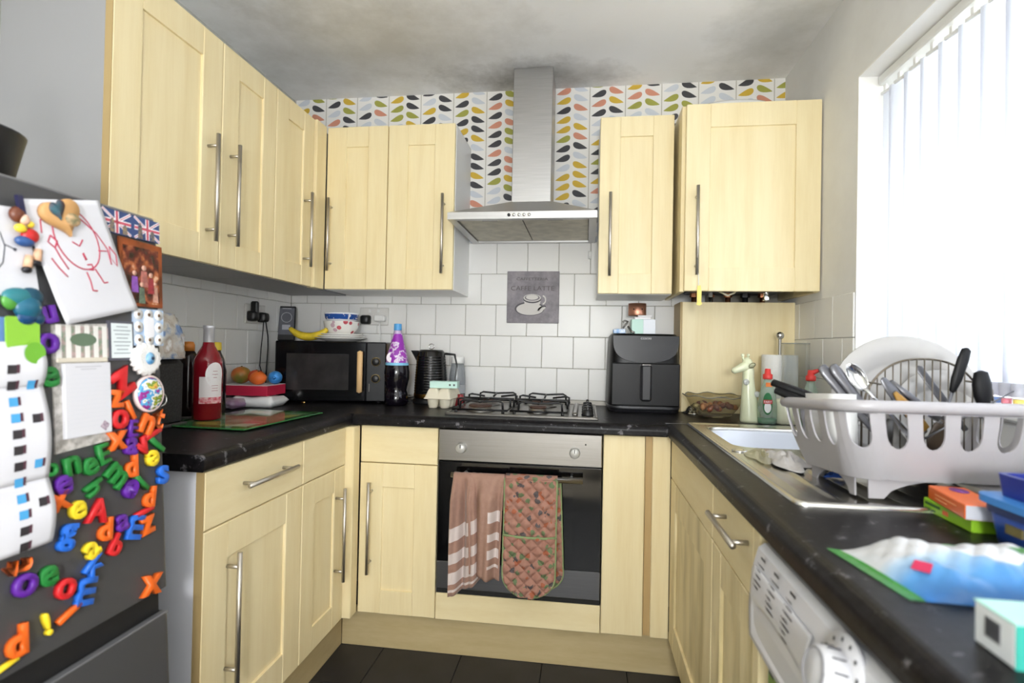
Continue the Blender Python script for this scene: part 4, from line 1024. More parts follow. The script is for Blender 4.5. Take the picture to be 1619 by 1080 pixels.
m = MB(); m.ring([[(gx + .010 + .013 * q * math.cos(2 * PI * k / 12), gy - .021 - .003 * (1 - q), ZT + .211 + .010 * q * math.sin(2 * PI * k / 12) + .004 * q * math.cos(2 * PI * k / 12)) for k in range(12)] for q in (1, .6, .1)]); m.build('ear', M('ear_drab_glaze', (150, 150, 118), .3), gf)  # ear in a duller, darker glaze than the body
for x, z, r in ((.030, .105, .0115), (.036, .05, .013), (-.010, .15, .011), (.012, .03, .008)):
    m = MB(); m.sphere((gx + x, gy - .026 + (abs(x) * .35), ZT + z), r, 12, 8, (1, .35, 1)); m.build('patch', GSP, gf)
# washing-up liquid bottles
def soap(lbl, c, spout, writing):
    o = thing('soap_bottle', lbl, 'bottle', c); x, y, z = c
    pr_ = [(.030, 0), (.033, .004), (.0335, .03), (.033, .07), (.029, .105), (.021, .135), (.0145, .150), (.013, .165)]
    m = MB(); m.ring([[(x + r * math.cos(2 * PI * k / 24), y + r * .68 * math.sin(2 * PI * k / 24), z + h) for k in range(24)] for r, h in pr_]); m.build('bottle', glassy('clear_plastic_bottle', (222, 236, 226), .08, .22), o)
    m = MB(); m.ring([[(x + r * .96 * math.cos(2 * PI * k / 24), y + r * .65 * math.sin(2 * PI * k / 24), z + h) for k in range(24)] for r, h in ((.030, .001), (.0335, .008), (.0335, .022))]); m.build('green_liquid', M('green_liquid', (40, 132, 84), .1), o)
    RED = M('red_cap_plastic', (222, 62, 58), .35)
    m = MB(); m.lathe([(.0155, .163), (.0165, .166), (.0165, .180), (.011, .183), (.0095, .199), (.008, .201), (0, .201)], (x, y, z), 20)
    if spout: m.tube([(x, y, z + .186), (x + .012, y - .004, z + .196), (x + .024, y - .006, z + .200)], [.009, .008, .006], 10)
    m.build('cap', RED, o)
    if writing:
        m = MB(); m.ring([[(x - .006 + q * .017 * math.cos(2 * PI * k / 24), y - .0235 + .0018 * 0 + abs(q * math.cos(2 * PI * k / 24)) * .001, z + .075 + q * .040 * math.sin(2 * PI * k / 24)) for k in range(24)] for q in (1, .01)], True, False); lb_ = m.build('label', M('green_label', (36, 110, 62), .4), o)
        m = MB(); m.ring([[(x - .006 + q * .012 * math.cos(2 * PI * k / 20), y - .0242, z + .062 + q * .020 * math.sin(2 * PI * k / 20)) for k in range(20)] for q in (1, .01)], True, False); m.build('label_panel', WHITEINK, lb_)
        m = MB(); m.box(x - .021, x + .009, y - .0252, y - .0246, z + .075, z + .089); m.build('label_band', M('red_label_band', (190, 40, 44), .4), lb_)
        text('lettering', 'FAIRY', .0085, WHITEINK, basis((x - .006, y - .0252, z + .082), (1, 0, 0), (0, 0, 1)), lb_, .0004, width=.026)
        m = MB(); m.box(x - .011, x + .011, y - .0165, y - .0155, z + .136, z + .151); m.build('neck_label', M('orange_neck_label', (232, 128, 60), .4), o)
    return o
soap('green washing-up liquid bottle with a red cap, in front of the kitchen roll', (2.132, -.455, ZT), False, True)
soap('washing-up liquid bottle with a red pouring cap, behind the dish rack', (2.262, -.50, ZT - .018 + .018), True, False)
# cream pot
m = MB(); m.lathe([(.042, 0), (.046, .004), (.046, .066), (.044, .078), (.036, .088), (.030, .090), (.029, .086), (0, .085)], (2.206, -.43, ZT), 28)
o = m.build('ceramic_pot', M('cream_glaze', (240, 240, 214), .25), None, None, (2.206, -.43, ZT)); tag(o, 'cream ceramic pot right of the washing-up liquid bottle', 'pot')
# kitchen roll on its holder
kr = thing('kitchen_roll_holder', 'steel kitchen roll holder with a ball-topped pole in the far corner', 'holder', (2.235, -.27, ZT))
m = MB(); m.lathe([(.075, 0), (.075, .006), (.02, .010), (.0065, .012), (.0065, .315), (.005, .317), (0, .317)], (2.235, -.27, ZT), 24); m.build('stand', CHROME, kr)
m = MB(); m.sphere((2.235, -.27, ZT + .328), .0155, 16, 12); m.build('ball', CHROME, kr)
m = MB(); m.lathe([(.019, 0), (.064, 0), (.066, .004), (.066, .238), (.064, .241), (.019, .241)], (2.235, -.27, ZT + .0105), 40); 
o = m.build('kitchen_roll', M('white_paper_towel', (238, 238, 236), .9, bump=.25, bs=120), None, None, (2.235, -.27, ZT + .0105)); tag(o, 'white kitchen roll on the steel holder in the far corner', 'kitchen roll')
# tall glass vases
def vase(lbl, c, r, h):
    o = thing('glass_vase', lbl, 'vase', c); V_ = glassy('vase_glass', (250, 251, 251), .02, .015)
    m = MB(); m.lathe([(0, .004), (r * .86, .004), (r * .90, .012), (r * .98, h), (r, h), (r * .93, 0), (0, 0)], c, 36); m.build('vase', V_, o)
    m = MB(); m.tube([(c[0] + r * .99 * math.cos(2 * PI * k / 36), c[1] + r * .99 * math.sin(2 * PI * k / 36), c[2] + h) for k in range(36)], .0014, 6, closed=True); m.build('rim', glassy('vase_rim_glass', (206, 210, 210), .04, .3), o)
vase('tall clear glass vase standing in front of the kitchen roll', (2.252, -.385, ZT), .048, .296)
# utensil leaning things omitted from view; cooker hook on the tiles
m = MB(); m.box(1.475, 1.493, -.008, 0, 1.582, 1.620, .004); m.tube([(1.484, -.006, 1.588), (1.484, -.016, 1.582), (1.484, -.020, 1.592)], .003, 8); o = m.build('wall_hook', WHITEPL, None, None, (1.484, -.004, 1.60)); tag(o, 'small white adhesive hook on the tiles under the cooker hood', 'hook')

# ------------------------------------------------------------------ air fryer and what is on it
af = thing('air_fryer', 'black air fryer with a drawer handle on the back worktop', 'air fryer', (1.715, -.13, ZT), math.radians(2))
AFB = M('air_fryer_black', (13, 13, 15), .38, spec=.3); AFT = M('air_fryer_gloss_panel', (36, 37, 41), .3, spec=.35)
def sup(hw, hd, n=40, e=5.5):
    P = []
    for k in range(n):
        a = 2 * PI * k / n; c_, s_ = math.cos(a), math.sin(a)
        P.append((hw * math.copysign(abs(c_) ** (2 / e), c_), hd * math.copysign(abs(s_) ** (2 / e), s_)))
    return P
m = LB(); m.ring([[(x, y, z) for x, y in sup(w, d)] for z, w, d in ((.004, .138, .110), (.012, .148, .119), (.035, .150, .121), (.16, .147, .119), (.29, .142, .115), (.318, .139, .112), (.328, .130, .104))]); m.build('housing', AFB, af)
m = LB(); m.ring([[(x, y, z) for x, y in sup(w, d)] for z, w, d in ((0, .142, .114), (.026, .1525, .1235), (.0275, .1505, .1215))]); m.build('base', M('air_fryer_base', (40, 40, 44), .4), af)
def afp(z):  # front face y at height z
    return -(.121 - (.121 - .112) * max(0, (z - .035)) / .283)
m = LB(); poly = []
for k in range(25):
    a = PI + PI * k / 24; poly.append((.136 * math.copysign(abs(math.cos(a)) ** .75, math.cos(a)), .318 - .110 * abs(math.sin(a)) ** .6))
m.ring([[(x, afp(z) - .0005, z) for x, z in poly], [(x * .985, afp(z) - .005, z + .001) for x, z in poly]], True, True, False); m.build('display_panel', AFT, af)
m = LB(); m.box(-.139, .139, -.1225, -.110, .029, .206, .004); m.bm.transform(Matrix.Translation((0, 0, 0))); dw = m.build('drawer', AFB, af)
m = LB(); m.box(-.0225, .0225, -.150, -.118, .050, .200, .008); hl = m.build('handle', M('air_fryer_handle', (38, 38, 41), .35), dw)
m = LB(); m.box(-.019, .019, -.1505, -.120, .1965, .2025, .002); m.build('handle_trim', CHROME, hl)
text('lettering', 'COSORI', .0085, M('silver_ink', (200, 200, 204), .4), WM[af.name] @ basis((0, afp(.308) - .0052, .308), (1, 0, 0), (0, 0, 1)), af, .0005, .01, width=.042)
zt_ = ZT + .3285
m = MB(); m.box(1.588, 1.640, -.20, -.15, zt_, zt_ + .020, .003); o = m.build('tissue_packet', M('blue_white_packet', (96, 152, 214), .4, c2=(220, 230, 240), vs=40), None, None, (1.614, -.175, zt_)); tag(o, 'small blue and white packet on the left of the air fryer top', 'packet')
mb_ = thing('tea_carton', 'mint green and white carton on top of the air fryer', 'box', (1.712, -.16, zt_))
MB().box(1.664, 1.712, -.20, -.12, zt_, zt_ + .062, .001).build('mint_half', M('mint_half_card', (186, 220, 208), .45), mb_); MB().box(1.712, 1.762, -.20, -.12, zt_, zt_ + .062, .001).build('white_half', M('white_half_card', (222, 226, 234), .45), mb_)
m = MB(); m.tube([(1.628, -.19, zt_ + .024), (1.645, -.185, zt_ + .046), (1.650, -.18, zt_ + .052), (1.636, -.18, zt_ + .056), (1.628, -.185, zt_ + .050)], .004, 8); m.tube([(1.650, -.185, zt_ + .030), (1.662, -.205, zt_ + .010), (1.675, -.21, zt_ + .004)], .005, 8); o = m.build('can_opener', STEEL, None, None, (1.65, -.19, zt_)); tag(o, 'steel can opener lying beside the mint carton on the air fryer', 'opener')
m = MB(); m.box(1.676, 1.742, -.19, -.125, zt_ + .0625, zt_ + .0715, .001); m.box(1.690, 1.748, -.192, -.128, zt_ + .072, zt_ + .079, .001); o = m.build('paper_pad', M('paper_white', (236, 234, 236), .7), None, None, (1.71, -.16, zt_ + .0625)); tag(o, 'white paper pad on the mint carton under the copper cup', 'pad')
cu_ = thing('copper_cup', 'small perforated copper cup at the top of the pile on the air fryer', 'cup', (1.672, -.15, zt_ + .0795))
cc = (1.690, -.155, zt_ + .0795)
m = MB(); m.lathe([(0, 0), (.037, 0), (.038, .002), (.038, .052), (.0365, .052), (.0365, .003), (0, .003)], cc, 32); m.build('cup', M('brushed_copper', (206, 150, 126), .42, 1), cu_)
for a in (-2.05, -1.1):
    m = MB(); m.sphere((cc[0] + .0378 * math.cos(a), cc[1] + .0378 * math.sin(a), cc[2] + .026), .0032, 8, 6); m.build('hole', BLACKPL, cu_)

# ------------------------------------------------------------------ sign on the tiles
sg = thing('cafe_sign', 'square grey tin sign of a coffee cup on the tiles under the hood', 'sign', (1.2215, -.003, 1.28))
t = NT('aged_tin_print'); f = t.ramp(t.noise((1, 1, 1), 9, 6, rough=.7), [(.3, rgb((96, 90, 98))), (.55, rgb((134, 128, 134))), (.75, rgb((160, 152, 156)))])
t.l(f, t.b.inputs['Base Color']); t.b.inputs['Roughness'].default_value = .5
MB().box(1.098, 1.345, -.006, .0004, 1.280, 1.525, .002).build('tin_plate', t.m, sg)
SY = -.0066; CRM = M('cream_print', (200, 196, 192), .5); DKP = M('dark_print', (66, 62, 68), .5); MIDP = M('grey_print', (112, 106, 112), .5)
def oval(nm, cx, cz, rx, rz_, mt, dy=0, a0=0, a1=2 * PI, tilt=0):
    m = MB(); n = 32; P = []
    for k in range(n + (0 if a1 - a0 > 6.2 else 1)):
        a = a0 + (a1 - a0) * k / n; u, v = rx * math.cos(a), rz_ * math.sin(a)
        P.append((cx + u * math.cos(tilt) - v * math.sin(tilt), SY - dy, cz + u * math.sin(tilt) + v * math.cos(tilt)))
    m.add(P + [(cx, SY - dy, cz)], [(k, (k + 1) % len(P), len(P)) for k in range(len(P))]); return m.build(nm, mt, sg)
E_ = .0003
oval('saucer_shadow', 1.206, 1.348, .070, .033, DKP, E_); oval('saucer', 1.208, 1.346, .064, .028, CRM, 2 * E_)
oval('spoon_print', 1.264, 1.351, .022, .009, DKP, 2 * E_, tilt=.5); oval('spoon_bowl_print', 1.268, 1.348, .016, .006, CRM, 3 * E_, tilt=.5)
m = MB(); P = [(1.178, 1.398), (1.259, 1.398), (1.256, 1.372), (1.243, 1.353), (1.222, 1.345), (1.198, 1.349), (1.183, 1.368)]; m.add([(x, SY - 3 * E_, z) for x, z in P], [tuple(range(len(P)))]); m.build('cup_print', CRM, sg)
m = MB(); m.ring([[(1.268 + r * 1.1 * math.cos(a), SY - 3 * E_, 1.390 + r * 1.5 * math.sin(a)) for a in [PI * (-.5 + q / 12) for q in range(13)]] for r in (.010, .015)], False, False); m.build('cup_handle_print', CRM, sg)
oval('cup_rim_shadow', 1.2185, 1.394, .0425, .020, DKP, 4 * E_); oval('cup_rim_print', 1.2185, 1.399, .041, .018, CRM, 5 * E_); oval('coffee_print', 1.2185, 1.400, .036, .0145, MIDP, 6 * E_); oval('foam_print', 1.218, 1.402, .029, .012, CRM, 7 * E_)
text('lettering', 'CAFFE LATTE', .021, MIDP if 0 else M('sign_letter', (84, 76, 78), .6), basis((1.219, SY, 1.4445), (1, 0, 0), (0, 0, 1)), sg, .0003, width=.205)
text('lettering', 'CAFFETTERIA', .013, M('sign_letter', (84, 76, 78), .6), basis((1.217, SY, 1.4885), (1, 0, 0), (0, 0, 1)), sg, .0003, width=.148)

# ------------------------------------------------------------------ towel and oven glove on the oven handle
t = NT('striped_tea_towel'); uvn = t.n('ShaderNodeUVMap'); sp_ = t.n('ShaderNodeSeparateXYZ'); t.l(uvn.outputs[0], sp_.inputs[0]); U, V_ = sp_.outputs[0], sp_.outputs[1]
def band(a, b_): return t.math('MULTIPLY', t.math('GREATER_THAN', V_, a), t.math('LESS_THAN', V_, b_))
msk = None
for a, b_ in ((.68, .745), (.80, .85), (.89, .945), (.97, .982)):
    q = band(a, b_); msk = q if msk is None else t.math('MAXIMUM', msk, q)
nz = t.noise((1, 1, 1), 60, 3)
pk = t.mix(nz, rgb((164, 128, 112)), rgb((144, 110, 94)))
t.l(t.mix(t.math('MULTIPLY', msk, .8), pk, rgb((214, 204, 200))), t.b.inputs['Base Color']); t.b.inputs['Roughness'].default_value = .95; t.b.inputs['Sheen Weight'].default_value = .2
t.bump(t.noise((1, 1, 1), 500, 2), .3, .002); TOWEL = t.m
HY, HZ, HR = -.634, .702, .0105
def drape(x0f, x1f, zbf, ybase, wave, back=.25, nv=44, nu=30, zb2=None):
    """hangs over the handle: v 0..1 from the hem behind, over the bar, to the hem in front"""
    def f(u, v):
        # arc length: back part, half turn, front part
        zb_ = zbf(u); Lf = HZ - zb_; Lb = back; Lt = PI * HR; T = Lf + Lb + Lt; d = v * T
        if d < Lb: y, z, fr = HY + HR, HZ - (Lb - d), 0
        elif d < Lb + Lt:
            a = (d - Lb) / HR; y, z, fr = HY + HR * math.cos(a), HZ + HR * math.sin(a), 0
        else: y, z, fr = HY - HR, HZ - (d - Lb - Lt), (d - Lb - Lt) / Lf
        x0, x1 = x0f(fr), x1f(fr); x = x0 + (x1 - x0) * u
        y -= ybase * min(1, fr * 6) + (wave(u, fr) if z <= HZ and fr > 0 else 0)
        return (x, y, z)
    return f
tw = thing('tea_towel', 'dusty pink tea towel with pale stripes hanging from the oven handle', 'towel', (1.11, HY, .70))
def wv1(u, fr): return min(1, fr * 5) * (.016 + .022 * math.sin(2 * PI * (1.9 * u + .1)) * (1 - .2 * fr) + .007 * math.sin(2 * PI * 4.3 * u + 3 * fr))
MB().grid(drape(lambda f: 1.012 - .006 * f + .0 * f, lambda f: 1.115 + .06 * f * (1 - f * .45), lambda u: .284 + .085 * u ** 1.4, .004, wv1, .30), 34, 60).build('back_fold', TOWEL, tw, solid=.003)
t2 = NT('tea_towel_check_edge'); uvn = t2.n('ShaderNodeUVMap'); sp2 = t2.n('ShaderNodeSeparateXYZ'); t2.l(uvn.outputs[0], sp2.inputs[0]); U, V_ = sp2.outputs[0], sp2.outputs[1]
msk = None
for a, b_ in ((.524, .60), (.676, .73), (.786, .85), (.896, .917)):
    q = t2.math('MULTIPLY', t2.math('GREATER_THAN', V_, a), t2.math('LESS_THAN', V_, b_)); msk = q if msk is None else t2.math('MAXIMUM', msk, q)
msk = t2.math('MULTIPLY', msk, t2.math('MULTIPLY', t2.math('GREATER_THAN', U, .62), t2.math('LESS_THAN', U, .95)))
nz = t2.noise((1, 1, 1), 60, 3)
t2.l(t2.mix(t2.math('MULTIPLY', msk, .85), t2.mix(nz, rgb((168, 134, 118)), rgb((146, 112, 96))), rgb((216, 206, 202))), t2.b.inputs['Base Color']); t2.b.inputs['Roughness'].default_value = .95
t2.bump(t2.noise((1, 1, 1), 500, 2), .3, .002)
def wv2(u, fr): return min(1, fr * 5) * (.034 + .020 * math.sin(2 * PI * (1.3 * u + .55)) + .007 * math.sin(2 * PI * 3.1 * u + 2 * fr))
MB().grid(drape(lambda f: 1.072 + .012 * f, lambda f: 1.196 - .008 * f, lambda u: .372 - .02 * u, .006, wv2, .12), 30, 56).build('front_fold', t2.m, tw, solid=.003)

t = NT('floral_quilted_cotton')
tc = t.n('ShaderNodeTexCoord'); vo = t.n('ShaderNodeTexVoronoi'); vo.inputs['Scale'].default_value = 42; t.l(tc.outputs['Object'], vo.inputs['Vector'])
nz = t.noise((1, 1, 1), 70, 4)
spot = t.math('LESS_THAN', t.math('ADD', vo.outputs['Distance'], t.math('MULTIPLY_ADD', nz, .9, -.45)), .42)
wn = t.n('ShaderNodeTexWhiteNoise'); wn.noise_dimensions = '3D'; t.l(vo.outputs['Color'], wn.inputs['Vector'])
fc = t.ramp(wn.outputs['Value'], [(0, rgb((156, 112, 96))), (.30, rgb((104, 118, 84))), (.64, rgb((92, 84, 84))), (.80, rgb((158, 92, 66)))], 'CONSTANT')
t.l(t.mix(spot, t.mix(nz, rgb((170, 128, 112)), rgb((150, 108, 92))), fc), t.b.inputs['Base Color']); t.b.inputs['Roughness'].default_value = .95; QUILT = t.m
PIPE = M('sage_green_piping', (132, 150, 104), .9)
gl = thing('oven_glove', 'quilted pink floral double oven glove with green edging on the oven handle', 'oven glove', (1.30, HY, .70))
def pad(name, xa, xb, ztop, zbot, y0, tilt=0.0):
    """quilted pad with a rounded lower end"""
    cx, hw = (xa + xb) / 2, (xb - xa) / 2; Lr = hw * .85
    def half(z):   # half width at z
        if z > zbot + Lr: return hw
        q = 1 - (z - zbot) / Lr; return hw * math.sqrt(max(0, 1 - q * q))
    def f(u, v):
        z = ztop + (zbot + .0006 - ztop) * v; w = half(z); x = cx + w * (2 * u - 1) + tilt * (ztop - z)
        a, b_ = (x + z) / .044, (x - z) / .044
        qd = min(abs((a % 1) - .5), .5) ; qe = min(abs((b_ % 1) - .5), .5)
        puff = .012 * (1 - (2 * max(qd, qe)) ** 2.2)
        edge = min(1, min(u, 1 - u) / .06)
        return (x, y0 - puff * edge, z)
    o = MB().grid(f, 44, 84).build(name, QUILT, gl, solid=.004)
    P = []
    n = 40
    for k in range(n + 1): z = ztop + (zbot - ztop) * k / n; P.append((cx - half(z) + tilt * (ztop - z), y0, z))
    for k in range(n, -1, -1): z = ztop + (zbot - ztop) * k / n; P.append((cx + half(z) + tilt * (ztop - z), y0, z))
    MB().tube([p for i, p in enumerate(P) if i == 0 or (Vector(p) - Vector(P[i - 1])).length > 1e-4], .0036, 8).build('piping', PIPE, o)
    return o
pad('rear_pad', 1.232, 1.392, .700, .306, HY + .020, .045)
pad('front_pad', 1.200, 1.382, .706, .306, HY - .026, -.006)
pk_ = pad('pocket', 1.200, 1.382, .512, .302, HY - .040, -.006)
MB().tube([(1.199, HY - .042, .514), (1.24, HY - .047, .511), (1.29, HY - .049, .511), (1.34, HY - .047, .511), (1.381, HY - .042, .514)], .0045, 8).build('pocket_binding', PIPE, gl)
def top_f(u, v):
    a = PI * v; return (1.200 + .182 * u, HY - .003 + .024 * -math.cos(a) * -1 * -1, .704 + .0135 * math.sin(a))
MB().grid(lambda u, v: (1.200 + .182 * u, HY - .026 + .048 * v, .704 + .0115 * math.sin(PI * v)), 20, 10).build('strap', QUILT, gl, solid=.004)

# ------------------------------------------------------------------ microwave corner
MW_RZ = math.atan2(.11, .46)
mw = thing('microwave', 'black microwave with a wooden door handle, set across the back left corner', 'microwave', (.37, -.305, ZT), MW_RZ)
Wd = .236; Dp = .235; Hh = .272
MWB = M('microwave_black', (26, 26, 28), .32)
m = LB(); m.box(-Wd, Wd, 0.02, Dp, .008, Hh, .006); m.build('case', MWB, mw)
m = LB(); m.box(-Wd, Wd - .085, 0, .0195, .010, Hh - .001, .004); d = m.build('door', M('microwave_door_gloss', (15, 15, 17), .12), mw)
m = LB(); m.box(-Wd + .048, Wd - .16, -.0006, .001, .06, Hh - .055); m.build('door_window', M('microwave_window', (52, 50, 50), .14, vary=.25, vs=14), d)
m = LB(); m.tube([(Wd - .108, -.022, .050), (Wd - .108, -.024, .054), (Wd - .108, -.024, .228), (Wd - .108, -.022, .232)], [(.004, .004), (.0125, .009), (.0125, .009), (.004, .004)], 12, flat=(1, 0, 0)); hw_ = m.build('handle', M('beech_handle', (218, 180, 128), .5), d)
m = LB(); m.box(Wd - .114, Wd - .102, -.018, .001, .062, .074); m.box(Wd - .114, Wd - .102, -.018, .001, .208, .220); m.build('handle_post', BLACKPL, hw_)
m = LB(); m.box(Wd - .0845, Wd, 0, .0195, .010, Hh - .001, .004); pn = m.build('control_panel', M('microwave_panel', (18, 18, 20), .35, spec=.25), mw)
GOLD = M('brass_ring', (206, 186, 140), .3, .8)
for z in (.186, .112):
    m = LB(); m.lathe([(.0195, 0), (.0195, -.014), (.0165, -.0155)], (Wd - .042, 0, z), 28, 'Y', cap=False); k_ = m.build('knob_ring', GOLD, pn)
    m = LB(); m.lathe([(.0168, 0), (.0165, -.015), (.011, -.018), (0, -.0185)], (Wd - .042, 0, z), 28, 'Y'); m.build('knob', BLACKPL, k_)
for i in range(6):
    m = LB(); m.box(Wd - .072, Wd - .069, -.0006, .0005, .085 - i * .006, .088 - i * .006); m.build('dial_tick', M('tick_grey', (150, 146, 136), .5), pn)
for x in (-.2, .2):
    for y in (.05, .2):
        m = LB(); m.cyl((x, y, 0), (x, y, .009), .012, seg=12); m.build('foot', BLACKPL, mw)
o = MB().sphere((.272, -.352, ZT + .006), .006, 12, 8, (1.6, 1, .9)).build('brass_knob', M('brass', (214, 180, 110), .25, 1), None, None, (.272, -.352, ZT)); tag(o, 'tiny shiny brass piece on the worktop in front of the microwave', 'trinket')
zm = ZT + Hh + .0005
def small_plate(c, R, z, lbl, mat=CERAMIC):
    m = MB(); m.lathe([(0, 0), (R * .55, 0), (R * .60, .003), (R * .98, .014), (R, .0155), (R * .98, .017), (R * .58, .006), (0, .004)], (c[0], c[1], z), 40)
    o = m.build('side_plate', mat, None, None, (c[0], c[1], z)); tag(o, lbl, 'plate'); return o
pc = (.348, -.165)
small_plate(pc, .120, zm, 'lowest and widest white plate of the stack on the microwave')
small_plate(pc, .110, zm + .0095, 'middle white plate of the stack on the microwave')
small_plate(pc, .098, zm + .0185, 'uppermost white plate of the stack, under the floral bowl')
t = NT('floral_china'); tc = t.n('ShaderNodeTexCoord'); vo = t.n('ShaderNodeTexVoronoi'); vo.inputs['Scale'].default_value = 36; t.l(tc.outputs['Object'], vo.inputs['Vector'])
sp1 = t.math('LESS_THAN', vo.outputs['Distance'], .38); wn = t.n('ShaderNodeTexWhiteNoise'); wn.noise_dimensions = '3D'; t.l(vo.outputs['Color'], wn.inputs['Vector'])
fc = t.ramp(wn.outputs['Value'], [(0, rgb((236, 234, 228))), (.52, rgb((196, 90, 100))), (.72, rgb((176, 190, 140))), (.88, rgb((200, 170, 180)))], 'CONSTANT')
t.l(t.mix(sp1, rgb((236, 234, 228)), fc), t.b.inputs['Base Color']); t.b.inputs['Roughness'].default_value = .2
def bowl(nm, lbl, c, R, h, foot, mats, z):
    m = MB(); m.lathe([(foot, 0), (foot, .005), (R * .72, h * .22), (R * .93, h * .6), (R * .985, h), (R * .995, h + .002), (R * .96, h), (R * .9, h * .6), (R * .68, h * .26), (0, h * .14)], (c[0], c[1], z), 40)
    o = m.build(nm, mats, None, None, (c[0], c[1], z)); tag(o, lbl, 'bowl'); return o
zb_ = zm + .0245
bowl('china_bowl', 'white bowl with pink flowers standing on the plates on the microwave', pc, .081, .066, .042, t.m, zb_)
t = NT('blue_banded_china'); tc = t.n('ShaderNodeTexCoord'); s_ = t.n('ShaderNodeSeparateXYZ'); t.l(tc.outputs['Object'], s_.inputs[0])
nz = t.noise((1, 1, 1), 60, 2)
bb = t.math('MULTIPLY', t.math('GREATER_THAN', s_.outputs[2], .030), t.math('LESS_THAN', s_.outputs[2], .0535)); bb = t.math('MULTIPLY', bb, t.math('LESS_THAN', nz, .62))
t.l(t.mix(bb, rgb((234, 236, 240)), rgb((44, 84, 160))), t.b.inputs['Base Color']); t.b.inputs['Roughness'].default_value = .2
bowl('china_bowl', 'white bowl with a blue band nested in the floral bowl on the microwave', pc, .078, .058, .034, t.m, zb_ + .047)
bn = thing('banana', 'yellow banana lying on the microwave in front of the plates', 'banana', (.222, -.235, zm))
P = []; rr = []
for k in range(15):
    q = k / 14; a = (q - .5) * 1.75
    P.append((.222 + .108 * math.sin(a) * 1.02, -.240 + .02 * q, zm + .019 + .125 * (1 - math.cos(a)) * .82)); rr.append(.0185 * (math.sin(PI * min(.96, .07 + q * .86))) ** .45)
m = MB(); m.tube(P, rr, 7 if 0 else 10); m.build('fruit', M('banana_yellow', (232, 202, 52), .45, vary=.15, vs=30), bn)
m = MB(); m.tube([P[-1], (P[-1][0] + .008, P[-1][1], P[-1][2] + .014)], [.0058, .0048], 8); m.build('stalk', M('banana_stalk', (140, 116, 50), .7), bn)
m = MB(); m.tube([P[0], (P[0][0] - .003, P[0][1], P[0][2] + .004)], [.005, .003], 8); m.build('tip', M('banana_tip', (70, 56, 36), .8), bn)
small_plate((.215, -.235), .055, zm - .004, 'thin white saucer under the banana on the microwave') if 0 else None
# smart display standing against the tiles
dv = thing('tablet', 'black framed tablet showing a grey clock, standing behind the microwave', 'tablet', mw=basis((.036, -.105, zm + .001), (.96, .28, 0), (-.04, .10, .99)))
m = LB(); m.box(-.040, .042, 0, .168, -.010, 0, .004); m.build('body', BLACKPL, dv)
m = LB(); m.box(-.034, .036, .028, .158, -.0001, .0008); m.build('screen', M('screen_grey', (112, 114, 122), .2, vary=.15, vs=12), dv)
m = LB(); m.ring([[(.001 + r * math.cos(2 * PI * k / 28), .112 + r * math.sin(2 * PI * k / 28), .0012) for k in range(28)] for r in (.0225, .025)], True, False); m.build('clock_ring', M('screen_pale', (176, 178, 186), .3), dv)
m = LB(); m.box(-.018, .020, .052, .076, .0008, .0012); m.build('screen_tile', M('screen_pale', (176, 178, 186), .3), dv)
m = LB(); m.box(-.020, .022, .1545, .1565, .0008, .0012); m.build('screen_bar', M('screen_white', (220, 220, 224), .3), dv)
# sockets
def socket(lbl, W, w=.146):
    o = thing('double_socket', lbl, 'socket', mw=W)
    m = LB(); m.box(-w / 2, w / 2, -.043, .043, 0, .009, .003); m.build('plate', M('socket_white', (214, 212, 208), .35), o)
    for x in (-.022, .022):
        m = LB(); m.box(x - .006, x + .006, .018, .034, .009, .012, .001); m.build('switch', WHITEPL, o)
    return o
sl = socket('white double socket with black plugs on the left wall tiles', basis((.0012, -.305, 1.290), (0, 1, 0), (0, 0, 1)))
def plug(lbl, W, mat, nm='plug', cable=None):
    o = thing(nm, lbl, 'plug', mw=W)
    m = LB(); m.ring([[(x, y, z) for x, y in rrect(-w, w, -h, h * .8, .010)] for z, w, h in ((0, .024, .025), (.016, .024, .025), (.030, .019, .021), (.034, .014, .015))], True, True, True); m.build('plug_body', mat, o)
    return o
SOC = lambda x, z, n=0: basis((.0012 + .0095, x, z), (0, 1, 0), (0, 0, 1))
plug('black plug with a tall adaptor in the left half of the left wall socket', SOC(-.345, 1.282), BLACKPL)
pl_ = plug('black round plug in the right half of the left wall socket', SOC(-.270, 1.280), BLACKPL)
m = MB(); m.box(.012, .045, -.352, -.330, 1.290, 1.345, .006); o = m.build('adaptor', BLACKPL, None, None, (.03, -.34, 1.29)); tag(o, 'small upright black adaptor above the left plug on the left wall', 'adaptor')
m = MB(); m.tube([(.035, -.268, 1.262), (.036, -.262, 1.235), (.03, -.24, 1.19), (.02, -.222, 1.14), (.015, -.222, 1.05), (.012, -.225, .93)], .0028, 8); o = m.build('power_cord', BLACKPL, None, None, (.02, -.225, .93)); tag(o, 'black cord hanging from the round plug on the left wall, nearer the microwave', 'cord')
m = MB(); m.tube([(.035, -.285, 1.262), (.036, -.288, 1.22), (.03, -.290, 1.14), (.022, -.285, 1.06), (.02, -.262, 1.02), (.016, -.245, .99), (.012, -.24, .93)], .0024, 8); o = m.build('power_cord', BLACKPL, None, None, (.02, -.285, .93)); tag(o, 'thin black cord curving down the left wall, nearer the books', 'cord')
sb2 = socket('white double socket with a black plug and a white charger on the back wall', basis((.442, -.0012, 1.303), (1, 0, 0), (0, 0, 1)))
BW = lambda x, z: basis((x, -.0012 - .0095, z), (1, 0, 0), (0, 0, 1))
plug('black plug in the left half of the back wall socket', BW(.404, 1.288), BLACKPL)
wc = thing('charger', 'white phone charger in the right half of the back wall socket', 'charger', mw=BW(.480, 1.292))
m = LB(); m.box(-.026, .026, -.015, .015, 0, .036, .005); m.build('charger_body', WHITEPL, wc)
